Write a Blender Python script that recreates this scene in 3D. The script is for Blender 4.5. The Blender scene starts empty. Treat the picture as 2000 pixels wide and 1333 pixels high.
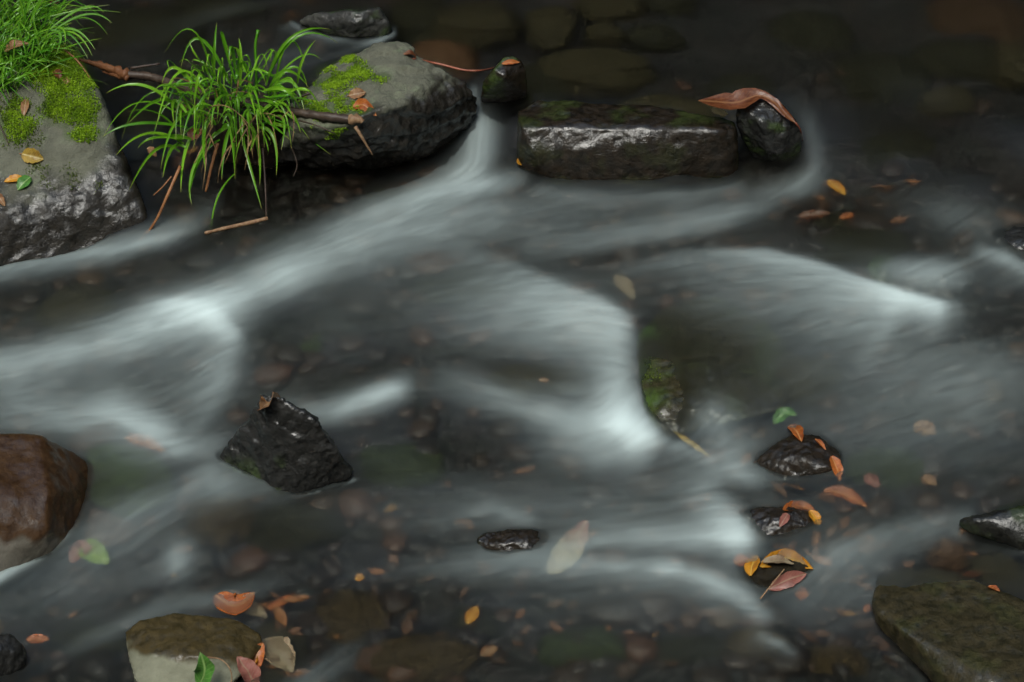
import bpy, bmesh, math, random
import numpy as np
from mathutils import Vector, Matrix, noise
from mathutils.bvhtree import BVHTree
R = math.radians
random.seed(7); rng = np.random.default_rng(7)
sc = bpy.context.scene
col = sc.collection

# ------------------------------------------------------------------ camera
TILT, DIST, LENS = R(33), 5.0, 85.0
F = LENS / 36.0 * 2000.0
CP = np.array([0, -DIST * math.cos(TILT), DIST * math.sin(TILT)])
CF = np.array([0, math.cos(TILT), -math.sin(TILT)])
CR = np.array([1.0, 0, 0]); CU = np.array([0, math.sin(TILT), math.cos(TILT)])
cam = bpy.data.cameras.new('camera'); camo = bpy.data.objects.new('camera', cam); col.objects.link(camo)
camo.location = CP; camo.rotation_euler = (math.pi / 2 - TILT, 0, 0)
cam.lens = LENS; cam.sensor_width = 36; cam.clip_start = 0.05; cam.clip_end = 200
cam.dof.use_dof = True; cam.dof.focus_distance = 5.15; cam.dof.aperture_fstop = 9
sc.camera = camo

# ------------------------------------------------------------------ sky, sun, exposure
SUN_EL, SUN_AZ = R(56), R(-160)          # azimuth measured from +Y towards +X
w = bpy.data.worlds.new('World'); sc.world = w; w.use_nodes = True
nt = w.node_tree; nt.nodes.clear()
def N(t, kind, **kw):
    n = t.nodes.new(kind)
    for k, v in kw.items():
        if k.startswith('i_'): n.inputs[k[2:].replace('_', ' ')].default_value = v
        else: setattr(n, k, v)
    return n
out = N(nt, 'ShaderNodeOutputWorld'); bg = N(nt, 'ShaderNodeBackground', i_Strength=0.15)
sky = N(nt, 'ShaderNodeTexSky', sky_type='NISHITA', sun_disc=False, sun_elevation=SUN_EL, sun_rotation=SUN_AZ)
sky.air_density = 1.0; sky.dust_density = 3.0; sky.ozone_density = 1.0
# a gorge in a wood: only an opening in the canopy overhead lets the sky in
tc = N(nt, 'ShaderNodeTexCoord')
dot = N(nt, 'ShaderNodeVectorMath', operation='DOT_PRODUCT')
ax = Vector((-0.08, -0.12, 1)).normalized(); dot.inputs[1].default_value = ax
nz = N(nt, 'ShaderNodeTexNoise', i_Scale=4.5, i_Detail=6.0, i_Roughness=0.62)
nt.links.new(tc.outputs['Generated'], dot.inputs[0]); nt.links.new(tc.outputs['Generated'], nz.inputs['Vector'])
ma = N(nt, 'ShaderNodeMath', operation='MULTIPLY_ADD'); ma.inputs[1].default_value = 0.55
nt.links.new(nz.outputs['Fac'], ma.inputs[0]); nt.links.new(dot.outputs['Value'], ma.inputs[2])
mr = N(nt, 'ShaderNodeMapRange', interpolation_type='SMOOTHSTEP'); mr.inputs['From Min'].default_value = 0.88; mr.inputs['From Max'].default_value = 1.13
nt.links.new(ma.outputs[0], mr.inputs['Value'])
mx = N(nt, 'ShaderNodeMix', data_type='RGBA')
mx.inputs['A'].default_value = (0.009, 0.013, 0.007, 1)
mulc = N(nt, 'ShaderNodeMix', data_type='RGBA', blend_type='MULTIPLY'); mulc.inputs['Factor'].default_value = 1
mulc.inputs['B'].default_value = (0.90, 1.0, 0.95, 1)
nt.links.new(sky.outputs[0], mulc.inputs['A'])
nt.links.new(mr.outputs[0], mx.inputs['Factor']); nt.links.new(mulc.outputs['Result'], mx.inputs['B'])
nt.links.new(mx.outputs['Result'], bg.inputs[0]); nt.links.new(bg.outputs[0], out.inputs[0])
sun = bpy.data.lights.new('sun', 'SUN'); suno = bpy.data.objects.new('sun', sun); col.objects.link(suno)
sun.energy = 1.5; sun.angle = R(17); sun.color = (1.0, 0.985, 0.95)
sd = Vector((math.sin(SUN_AZ) * math.cos(SUN_EL), math.cos(SUN_AZ) * math.cos(SUN_EL), math.sin(SUN_EL)))
suno.rotation_euler = sd.to_track_quat('Z', 'Y').to_euler()
sc.view_settings.view_transform = 'Standard'; sc.view_settings.look = 'None'
sc.view_settings.exposure = 0.5; sc.view_settings.gamma = 1.0; sc.view_settings.use_curve_mapping = False
sc.render.engine = 'CYCLES'
sc.cycles.use_denoising = True; sc.cycles.max_bounces = 10; sc.cycles.transmission_bounces = 6; sc.cycles.transparent_max_bounces = 12
sc.cycles.sample_clamp_indirect = 4.0

# ------------------------------------------------------------------ geometry helpers
def unproj(px, py, z):
    d = CF + CR * (px - 1000) / F + CU * (666.5 - py) / F
    return CP + d * ((z - CP[2]) / d[2])
def raydir(px, py):
    d = CF + CR * (px - 1000) / F + CU * (666.5 - py) / F
    return d / np.linalg.norm(d)
def proj(P):
    v = np.asarray(P) - CP
    z = v @ CF
    return 1000 + F * (v @ CR) / z, 666.5 - F * (v @ CU) / z
def sstep(a, b, x):
    t = np.clip((x - a) / (b - a), 0, 1); return t * t * (3 - 2 * t)

# water level, from measured spots (photo x, photo y, height)
LV = [(-300,-100,.12),(300,0,.12),(300,90,.12),(560,60,.12),(700,40,.12),(850,60,.12),(1000,40,.12),(1200,60,.12),(1200,150,.12),(1050,170,.12),(1300,190,.122),
      (1500,60,.12),(1500,150,.12),(1600,180,.118),(1800,100,.12),(2000,60,.12),(2000,200,.115),(2300,100,.12),(1000,-150,.12),(250,170,.11),(260,240,.09),(890,130,.12),
      (935,180,.105),(940,215,.085),(938,260,.05),(930,310,.02),(900,350,.0),(560,200,.08),(1000,330,.01),
      (280,330,.05),(330,400,.02),(450,430,.0),(600,390,.0),(750,380,.0),
      (1100,385,.0),(1250,385,.0),(1420,385,.0),(1480,350,.015),(1590,230,.10),(1600,290,.06),(1580,350,.02),(1540,390,.0),(1480,410,-.005),
      (1750,280,.085),(1750,380,.045),(1650,400,.02),(1900,320,.08),(1900,420,.04),(2050,400,.05),(1900,480,.03),(2050,520,.02),(2300,400,.06),
      (1300,480,-.01),(1100,480,-.01),(900,450,-.01),(750,480,-.012),(600,540,-.03),(450,600,-.04),(300,520,-.04),(100,530,-.05),(-100,560,-.06),(100,620,-.06),(300,640,-.055),
      (0,740,-.075),(-200,700,-.08),(460,670,-.055),(540,660,-.05),(700,620,-.035),(850,560,-.02),(1000,540,-.012),(1150,590,-.01),(1235,625,-.005),
      (1240,700,-.04),(1235,780,-.075),(1240,845,-.08),(1340,620,.005),(1400,700,.0),(1400,780,-.02),(1350,860,-.07),(1100,650,-.035),(1050,730,-.06),(900,700,-.06),(1050,800,-.075),(1150,840,-.085),
      (1450,510,.0),(1650,550,.01),(1840,600,.01),(1800,535,.03),(1700,660,-.005),(1550,650,.0),(1900,700,-.005),(2000,650,.01),(2200,650,.02),(1600,780,-.025),(1800,820,-.03),(2000,800,-.02),(2200,850,-.02),
      (700,760,-.065),(780,770,-.055),(620,800,-.075),(430,780,-.075),(250,820,-.08),(330,890,-.085),(100,840,-.085),(250,950,-.075),(450,960,-.1),(700,940,-.1),(900,880,-.1),(1100,930,-.1),(1300,930,-.1),
      (1450,900,-.09),(1650,900,-.06),(1800,950,-.05),(2000,950,-.045),(1440,1000,-.09),(1300,1030,-.11),(1100,1050,-.125),(900,1040,-.125),(700,1050,-.125),(500,1050,-.125),(300,1040,-.115),(150,1070,-.12),(20,1140,-.13),
      (1450,1070,-.11),(1600,1050,-.09),(1750,1040,-.08),(1900,1080,-.09),(1600,1150,-.125),(1480,1200,-.14),(1300,1150,-.135),(1100,1150,-.15),(900,1130,-.145),(700,1160,-.16),(450,1150,-.15),(300,1180,-.16),(100,1200,-.165),
      (1300,1280,-.16),(1000,1300,-.17),(700,1300,-.175),(400,1330,-.18),(100,1320,-.18),(1600,1280,-.16),(1900,1330,-.16),(2200,1200,-.13),(1000,1550,-.2),(0,1550,-.2),(2000,1550,-.2),(-200,1200,-.17)]
LVW = np.array([list(unproj(a, b, c)) for a, b, c in LV])
def shepard(X, Y, P, V, eps=0.06, power=2.2):
    X = np.asarray(X, float); Y = np.asarray(Y, float); shp = X.shape
    x = X.ravel(); y = Y.ravel(); o = np.empty(x.size)
    for s in range(0, x.size, 60000):
        d2 = (x[s:s+60000, None] - P[None, :, 0])**2 + ((y[s:s+60000, None] - P[None, :, 1]) * 0.75)**2
        ww = 1.0 / (d2 + eps * eps)**power
        o[s:s+60000] = (ww @ V) / ww.sum(1)
    return o.reshape(shp)
GX = np.linspace(-2.6, 2.6, 209); GY = np.linspace(-2.6, 3.6, 249)     # coarse level map, sampled bilinearly
gxx, gyy = np.meshgrid(GX, GY)
GW = shepard(gxx, gyy, LVW, LVW[:, 2])
for _ in range(2):
    GW[1:-1, 1:-1] = (GW[1:-1, 1:-1] * 2 + GW[:-2, 1:-1] + GW[2:, 1:-1] + GW[1:-1, :-2] + GW[1:-1, 2:]) / 6
def bil(A, gx, gy, X, Y):
    u = np.clip((np.asarray(X, float) - gx[0]) / (gx[1] - gx[0]), 0, len(gx) - 1.001); v = np.clip((np.asarray(Y, float) - gy[0]) / (gy[1] - gy[0]), 0, len(gy) - 1.001)
    i = u.astype(int); j = v.astype(int); fu = u - i; fv = v - j
    return (A[j, i] * (1 - fu) + A[j, i + 1] * fu) * (1 - fv) + (A[j + 1, i] * (1 - fu) + A[j + 1, i + 1] * fu) * fv
def W(x, y): return bil(GW, GX, GY, x, y)
def on_water(px, py, dz=0.0):
    z = 0.0
    for _ in range(14):
        p = unproj(px, py, z + dz); z = z * .4 + .6 * float(W(p[0], p[1]))
    return unproj(px, py, z + dz)

def smooth(me):
    me.polygons.foreach_set('use_smooth', np.ones(len(me.polygons), bool)); me.update()
def mesh_np(name, V, Fc, mat, parent=None, sm=True, uv=None):
    me = bpy.data.meshes.new(name); me.from_pydata([tuple(v) for v in V], [], [tuple(f) for f in Fc])
    if sm: smooth(me)
    if uv is not None:
        l = me.uv_layers.new(name='UVMap'); vi = np.empty(len(me.loops), int); me.loops.foreach_get('vertex_index', vi)
        l.data.foreach_set('uv', np.asarray(uv, np.float32)[vi].ravel())
    o = bpy.data.objects.new(name, me); col.objects.link(o)
    if mat: me.materials.append(mat)
    if parent: o.parent = parent; o.matrix_parent_inverse = Matrix()
    return o
def fattr(me, name, vals):
    a = me.attributes.new(name, 'FLOAT', 'POINT'); a.data.foreach_set('value', np.asarray(vals, np.float32))
def tag(o, label=None, cat=None, group=None, kind=None):
    if label: o['label'] = label
    if cat: o['category'] = cat
    if group: o['group'] = group
    if kind: o['kind'] = kind
    return o
def verts_of(me):
    a = np.empty(len(me.vertices) * 3, np.float32); me.vertices.foreach_get('co', a); return a.reshape(-1, 3).astype(float)

# ------------------------------------------------------------------ materials
def newmat(name):
    m = bpy.data.materials.new(name); m.use_nodes = True; t = m.node_tree; t.nodes.clear()
    o = N(t, 'ShaderNodeOutputMaterial'); b = N(t, 'ShaderNodeBsdfPrincipled'); t.links.new(b.outputs[0], o.inputs[0])
    return m, t, b, o
def ramp(t, src, stops, interp='LINEAR'):
    r = N(t, 'ShaderNodeValToRGB'); r.color_ramp.interpolation = interp
    while len(r.color_ramp.elements) < len(stops): r.color_ramp.elements.new(0.5)
    for e, (p, c) in zip(r.color_ramp.elements, stops):
        e.position = p; e.color = (*c, 1) if len(c) == 3 else c
    t.links.new(src, r.inputs[0]); return r.outputs[0]
def mixc(t, fac, a, b, bt='MIX'):
    m = N(t, 'ShaderNodeMix', data_type='RGBA', blend_type=bt)
    for s, v in (('Factor', fac), ('A', a), ('B', b)):
        if hasattr(v, 'links') or isinstance(v, bpy.types.NodeSocket): t.links.new(v, m.inputs[s])
        else: m.inputs[s].default_value = v if s == 'Factor' else (*v, 1)
    return m.outputs['Result']
def math2(t, op, a, b=None, c=None, clamp=False):
    m = N(t, 'ShaderNodeMath', operation=op); m.use_clamp = clamp
    for k, v in enumerate((a, b, c)):
        if v is None: continue
        if isinstance(v, bpy.types.NodeSocket): t.links.new(v, m.inputs[k])
        else: m.inputs[k].default_value = v
    return m.outputs[0]

def rock_mat(name, dry, dry2, wetc, wetc2, lichen=(0.2, 0.22, 0.15), lichen_amt=0.35, rough_wet=(0.1, 0.38), bump=1.0, scale=1.0, cracks=0.06, coat=0.85, mossc=(0.05, 0.09, 0.012)):
    m, t, b, o = newmat(name)
    tc = N(t, 'ShaderNodeTexCoord'); P = tc.outputs['Object']
    wet = N(t, 'ShaderNodeAttribute', attribute_name='wet').outputs['Fac']
    moss = N(t, 'ShaderNodeAttribute', attribute_name='moss').outputs['Fac']
    n1 = N(t, 'ShaderNodeTexNoise', i_Scale=9 * scale, i_Detail=7.0, i_Roughness=0.62); t.links.new(P, n1.inputs['Vector'])
    n2 = N(t, 'ShaderNodeTexNoise', i_Scale=55 * scale, i_Detail=6.0, i_Roughness=0.7); t.links.new(P, n2.inputs['Vector'])
    n3 = N(t, 'ShaderNodeTexNoise', i_Scale=210 * scale, i_Detail=3.0, i_Roughness=0.6); t.links.new(P, n3.inputs['Vector'])
    ln = N(t, 'ShaderNodeTexNoise', i_Scale=15 * scale, i_Detail=8.0, i_Roughness=0.72, i_Distortion=0.6); t.links.new(P, ln.inputs['Vector'])
    v1 = N(t, 'ShaderNodeTexVoronoi', feature='DISTANCE_TO_EDGE', i_Scale=26 * scale)
    warp = N(t, 'ShaderNodeVectorMath', operation='MULTIPLY_ADD'); t.links.new(n1.outputs['Color'], warp.inputs[0]); warp.inputs[1].default_value = (.09, .09, .09); t.links.new(P, warp.inputs[2])
    t.links.new(warp.outputs[0], v1.inputs['Vector'])
    cd = mixc(t, ramp(t, n1.outputs['Fac'], [(0.35, (0, 0, 0)), (0.65, (1, 1, 1))]), dry, dry2)
    cl = mixc(t, math2(t, 'MULTIPLY', ramp(t, ln.outputs['Fac'], [(0.52, (0, 0, 0)), (0.66, (1, 1, 1))]), lichen_amt), cd, lichen)
    cw = mixc(t, ramp(t, n2.outputs['Fac'], [(0.38, (0, 0, 0)), (0.64, (1, 1, 1))]), wetc, wetc2)
    c = mixc(t, wet, cl, cw)
    c = mixc(t, math2(t, 'MULTIPLY', n2.outputs['Fac'], 0.75), c, mixc(t, 1.0, c, (0.55, 0.55, 0.55), 'MULTIPLY'))
    mfac = math2(t, 'MULTIPLY', moss, ramp(t, n2.outputs['Fac'], [(0.3, (.3, .3, .3)), (0.55, (1, 1, 1))]), clamp=True)
    c = mixc(t, mfac, c, mossc)
    t.links.new(c, b.inputs['Base Color'])
    rw = N(t, 'ShaderNodeMapRange'); t.links.new(n2.outputs['Fac'], rw.inputs['Value']); rw.inputs['From Min'].default_value = 0.35; rw.inputs['From Max'].default_value = 0.65
    rw.inputs['To Min'].default_value = rough_wet[0] + .18; rw.inputs['To Max'].default_value = rough_wet[1] + .25
    rr = N(t, 'ShaderNodeMix', data_type='FLOAT'); t.links.new(wet, rr.inputs['Factor']); rr.inputs['A'].default_value = 0.8; t.links.new(rw.outputs[0], rr.inputs['B'])
    t.links.new(rr.outputs['Result'], b.inputs['Roughness'])
    sp = math2(t, 'MULTIPLY_ADD', wet, -0.05, 0.3); t.links.new(sp, b.inputs['Specular IOR Level'])
    film = ramp(t, ln.outputs['Fac'], [(0.41, (.1, .1, .1)), (0.54, (1, 1, 1))]); t.links.new(math2(t, 'MULTIPLY', math2(t, 'MULTIPLY', wet, film), coat), b.inputs['Coat Weight']); b.inputs['Coat Roughness'].default_value = 0.11; b.inputs['Coat IOR'].default_value = 1.65
    h = math2(t, 'MULTIPLY_ADD', n2.outputs['Fac'], 0.9, math2(t, 'MULTIPLY', n3.outputs['Fac'], 0.22))
    crack = ramp(t, v1.outputs['Distance'], [(0.0, (0, 0, 0)), (0.09, (1, 1, 1))])
    h = math2(t, 'MULTIPLY_ADD', crack, cracks, h)
    bp = N(t, 'ShaderNodeBump', i_Strength=1.0, i_Distance=0.006 * bump); t.links.new(h, bp.inputs['Height']); t.links.new(bp.outputs[0], b.inputs['Normal']); b2 = N(t, 'ShaderNodeBump', i_Strength=1.0, i_Distance=0.0016 * bump); t.links.new(math2(t, 'MULTIPLY_ADD', n1.outputs['Fac'], 5.0, n2.outputs['Fac']), b2.inputs['Height']); t.links.new(b2.outputs[0], b.inputs['Coat Normal'])
    return m

M_grey = rock_mat('grey_mossy_stone', (0.105, 0.106, 0.078), (0.175, 0.176, 0.128), (0.010, 0.008, 0.0055), (0.032, 0.026, 0.018), lichen=(0.21, 0.25, 0.15), lichen_amt=0.6, bump=1.4)
M_black = rock_mat('black_mossy_stone', (0.012, 0.012, 0.009), (0.02, 0.02, 0.014), (0.006, 0.006, 0.005), (0.018, 0.018, 0.013), lichen_amt=0.05, coat=0.6, rough_wet=(0.16, 0.45))
M_dark = rock_mat('black_wet_stone', (0.03, 0.03, 0.027), (0.06, 0.06, 0.05), (0.009, 0.009, 0.008), (0.03, 0.029, 0.026), lichen_amt=0.1, rough_wet=(0.16, 0.45), bump=1.1, cracks=.2)
M_slab = rock_mat('brown_wet_slab', (0.04, 0.03, 0.02), (0.07, 0.05, 0.03), (0.007, 0.005, 0.0025), (0.026, 0.016, 0.007), lichen_amt=0.1, rough_wet=(0.12, 0.4), bump=1.1)
M_rust = rock_mat('rusty_brown_stone', (0.20, 0.185, 0.15), (0.10, 0.09, 0.07), (0.034, 0.0155, 0.0055), (0.070, 0.033, 0.0105), lichen_amt=0.2, coat=0.55, rough_wet=(0.16, 0.5), bump=0.5)
M_olive = rock_mat('olive_algae_stone', (0.27, 0.27, 0.19), (0.15, 0.15, 0.10), (0.03, 0.022, 0.006), (0.075, 0.052, 0.015), lichen_amt=0.25, coat=0.25, rough_wet=(0.25, 0.6), bump=0.55)
M_algae = rock_mat('wet_algae_stone', (0.1, 0.1, 0.07), (0.08, 0.08, 0.05), (0.016, 0.014, 0.005), (0.052, 0.040, 0.015), lichen_amt=0.2, coat=0.8, rough_wet=(0.2, 0.55), bump=0.9)
M_fall = rock_mat('olive_submerged_rock', (0.03, 0.025, 0.01), (0.05, 0.04, 0.015), (0.016, 0.014, 0.005), (0.045, 0.036, 0.012), lichen_amt=0.2, coat=0.55, rough_wet=(0.3, 0.5), bump=0.8)
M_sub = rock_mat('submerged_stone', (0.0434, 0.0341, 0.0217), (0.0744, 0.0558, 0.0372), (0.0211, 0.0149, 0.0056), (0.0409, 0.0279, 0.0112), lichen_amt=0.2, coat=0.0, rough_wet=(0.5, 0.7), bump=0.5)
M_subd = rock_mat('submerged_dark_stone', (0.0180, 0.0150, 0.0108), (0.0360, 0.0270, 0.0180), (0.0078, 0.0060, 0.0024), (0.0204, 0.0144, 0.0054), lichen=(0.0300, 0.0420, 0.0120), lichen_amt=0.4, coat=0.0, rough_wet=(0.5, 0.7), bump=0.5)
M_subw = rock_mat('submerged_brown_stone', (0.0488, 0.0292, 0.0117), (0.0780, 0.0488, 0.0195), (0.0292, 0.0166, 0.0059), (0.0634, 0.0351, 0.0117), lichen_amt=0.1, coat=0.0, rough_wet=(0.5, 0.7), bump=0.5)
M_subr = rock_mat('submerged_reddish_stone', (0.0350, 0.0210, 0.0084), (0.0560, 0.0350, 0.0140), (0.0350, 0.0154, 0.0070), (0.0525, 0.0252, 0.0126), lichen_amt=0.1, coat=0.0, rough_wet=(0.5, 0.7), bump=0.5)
M_org = rock_mat('orange_stone', (0.2, 0.09, 0.04), (0.26, 0.12, 0.06), (0.07, 0.03, 0.012), (0.11, 0.05, 0.022), lichen_amt=0.05, coat=0.0, rough_wet=(0.4, 0.6), bump=0.4)

def plain_mat(name, c1, c2, rough=0.5, scale=40, bump=0.0, spec=0.4, stretch=(1, 1, 1), translucent=0.0, detail=5.0):
    m, t, b, o = newmat(name)
    tc = N(t, 'ShaderNodeTexCoord'); mp = N(t, 'ShaderNodeMapping'); mp.inputs['Scale'].default_value = stretch
    t.links.new(tc.outputs['Object'], mp.inputs[0])
    n = N(t, 'ShaderNodeTexNoise', i_Scale=scale, i_Detail=detail, i_Roughness=0.65); t.links.new(mp.outputs[0], n.inputs['Vector'])
    c = mixc(t, ramp(t, n.outputs['Fac'], [(0.35, (0, 0, 0)), (0.65, (1, 1, 1))]), c1, c2)
    t.links.new(c, b.inputs['Base Color']); b.inputs['Roughness'].default_value = rough; b.inputs['Specular IOR Level'].default_value = spec
    if bump:
        bp = N(t, 'ShaderNodeBump', i_Strength=1.0, i_Distance=bump); t.links.new(n.outputs['Fac'], bp.inputs['Height']); t.links.new(bp.outputs[0], b.inputs['Normal'])
    if translucent:
        tr = N(t, 'ShaderNodeBsdfTranslucent'); t.links.new(c, tr.inputs[0]); ms = N(t, 'ShaderNodeMixShader'); ms.inputs[0].default_value = translucent
        t.links.new(b.outputs[0], ms.inputs[1]); t.links.new(tr.outputs[0], ms.inputs[2]); t.links.new(ms.outputs[0], o.inputs[0])
    return m
def leaf_mat(name, c1, c2, rib, rough=0.4, rust=None):
    m, t, b, o = newmat(name)
    uv = N(t, 'ShaderNodeUVMap', uv_map='UVMap'); sx = N(t, 'ShaderNodeSeparateXYZ'); t.links.new(uv.outputs[0], sx.inputs[0])
    tc = N(t, 'ShaderNodeTexCoord'); n = N(t, 'ShaderNodeTexNoise', i_Scale=110.0, i_Detail=5.0, i_Roughness=0.7); t.links.new(tc.outputs['Object'], n.inputs['Vector'])
    c = mixc(t, ramp(t, n.outputs['Fac'], [(0.38, (0, 0, 0)), (0.62, (1, 1, 1))]), c1, c2)
    n5 = N(t, 'ShaderNodeTexNoise', i_Scale=42.0, i_Detail=4.0, i_Roughness=0.6); t.links.new(tc.outputs['Object'], n5.inputs['Vector'])
    c = mixc(t, math2(t, 'MULTIPLY', ramp(t, n5.outputs['Fac'], [(0.5, (0, 0, 0)), (0.64, (1, 1, 1))]), .6), c, mixc(t, 1.0, c, (.4, .28, .22), 'MULTIPLY'))
    if rust: c = mixc(t, ramp(t, sx.outputs[0], [(0.5, (0, 0, 0)), (1.0, (1, 1, 1))]), c, rust)
    av = math2(t, 'ABSOLUTE', math2(t, 'SUBTRACT', sx.outputs[1], 0.5))
    c = mixc(t, ramp(t, av, [(0.02, (1, 1, 1)), (0.06, (0, 0, 0))]), c, rib)
    s = math2(t, 'SINE', math2(t, 'MULTIPLY', math2(t, 'SUBTRACT', sx.outputs[0], math2(t, 'MULTIPLY', av, 0.4)), 70.0))
    vein = ramp(t, s, [(0.8, (0, 0, 0)), (1.0, (1, 1, 1))]); c = mixc(t, math2(t, 'MULTIPLY', vein, 0.35), c, rib)
    t.links.new(c, b.inputs['Base Color']); b.inputs['Roughness'].default_value = rough
    bp = N(t, 'ShaderNodeBump', i_Strength=0.6, i_Distance=0.001); t.links.new(math2(t, 'ADD', n.outputs['Fac'], math2(t, 'MULTIPLY', vein, .4)), bp.inputs['Height']); t.links.new(bp.outputs[0], b.inputs['Normal'])
    tr = N(t, 'ShaderNodeBsdfTranslucent'); t.links.new(c, tr.inputs[0]); ms = N(t, 'ShaderNodeMixShader'); ms.inputs[0].default_value = 0.2
    t.links.new(b.outputs[0], ms.inputs[1]); t.links.new(tr.outputs[0], ms.inputs[2]); t.links.new(ms.outputs[0], o.inputs[0])
    return m
L_or = leaf_mat('orange_leaf', (0.4620, 0.1344, 0.0252), (0.3024, 0.0708, 0.0168), (0.5040, 0.2352, 0.0840))
L_br = leaf_mat('brown_leaf', (0.182, 0.059, 0.021), (0.112, 0.035, 0.014), (0.238, 0.105, 0.042), rough=0.35)
L_tan = leaf_mat('tan_leaf', (0.350, 0.189, 0.084), (0.252, 0.119, 0.049), (0.385, 0.252, 0.140))
L_ye = leaf_mat('yellow_leaf', (0.434, 0.280, 0.042), (0.315, 0.210, 0.035), (0.490, 0.385, 0.140))
L_yo = leaf_mat('yellow_orange_leaf', (0.6038, 0.2737, 0.0161), (0.5232, 0.2012, 0.0161), (0.6440, 0.4025, 0.0805))
L_gr = leaf_mat('green_leaf', (0.09, 0.25, 0.04), (0.06, 0.18, 0.03), (0.25, 0.4, 0.12), rough=0.3)
L_lg = leaf_mat('lime_leaf', (0.231, 0.350, 0.021), (0.154, 0.280, 0.021), (0.280, 0.350, 0.070))
L_rc = leaf_mat('red_cream_leaf', (0.434, 0.385, 0.252), (0.385, 0.329, 0.210), (0.420, 0.350, 0.245), rust=(0.350, 0.063, 0.042))
L_pk = leaf_mat('pink_leaf', (0.350, 0.140, 0.105), (0.294, 0.098, 0.077), (0.350, 0.210, 0.140))
L_cr = leaf_mat('cream_leaf', (0.350, 0.280, 0.175), (0.280, 0.196, 0.119), (0.350, 0.280, 0.175))
M_bark = plain_mat('dark_bark', (0.022, 0.014, 0.01), (0.075, 0.05, 0.035), 0.5, 60, 0.002, stretch=(0.4, 1, 1))
M_wood = plain_mat('split_wood', (0.14, 0.05, 0.018), (0.24, 0.1, 0.04), 0.55, 70, 0.002, stretch=(0.12, 1, 1))
M_pale = plain_mat('broken_pale_wood', (0.3, 0.19, 0.1), (0.16, 0.08, 0.04), 0.6, 120, 0.001)
M_stalk = plain_mat('dry_stalk', (0.34, 0.15, 0.055), (0.17, 0.07, 0.03), 0.5, 60, 0.0)
M_wither = plain_mat('withered_grass', (0.26, 0.17, 0.06), (0.08, 0.04, 0.018), 0.6, 60, 0.0)
M_red = plain_mat('reddish_stem', (0.34, 0.11, 0.06), (0.2, 0.06, 0.035), 0.4, 60, 0.0)
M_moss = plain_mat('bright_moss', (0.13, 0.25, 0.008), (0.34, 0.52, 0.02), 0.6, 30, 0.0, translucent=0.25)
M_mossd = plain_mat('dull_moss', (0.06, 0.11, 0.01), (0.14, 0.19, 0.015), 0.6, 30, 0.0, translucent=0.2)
M_soil = plain_mat('root_soil', (0.012, 0.008, 0.005), (0.045, 0.026, 0.014), 0.7, 50, 0.006)
def grass_mat(name, a, bcol, tip):
    m, t, b, o = newmat(name)
    uv = N(t, 'ShaderNodeUVMap', uv_map='UVMap'); sx = N(t, 'ShaderNodeSeparateXYZ'); t.links.new(uv.outputs[0], sx.inputs[0])
    c = mixc(t, sx.outputs[1], a, bcol)
    c = mixc(t, ramp(t, sx.outputs[0], [(0.9, (0, 0, 0)), (1.0, (1, 1, 1))]), c, tip)
    t.links.new(c, b.inputs['Base Color']); b.inputs['Roughness'].default_value = 0.3; b.inputs['Specular IOR Level'].default_value = 0.5
    tr = N(t, 'ShaderNodeBsdfTranslucent'); t.links.new(c, tr.inputs[0]); ms = N(t, 'ShaderNodeMixShader'); ms.inputs[0].default_value = 0.3
    t.links.new(b.outputs[0], ms.inputs[1]); t.links.new(tr.outputs[0], ms.inputs[2]); t.links.new(ms.outputs[0], o.inputs[0])
    return m
M_grass = grass_mat('sedge_green', (0.07, 0.24, 0.008), (0.21, 0.45, 0.025), (0.36, 0.36, 0.06))
M_grass2 = grass_mat('fine_grass_green', (0.06, 0.22, 0.012), (0.17, 0.38, 0.025), (0.28, 0.33, 0.05))

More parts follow.
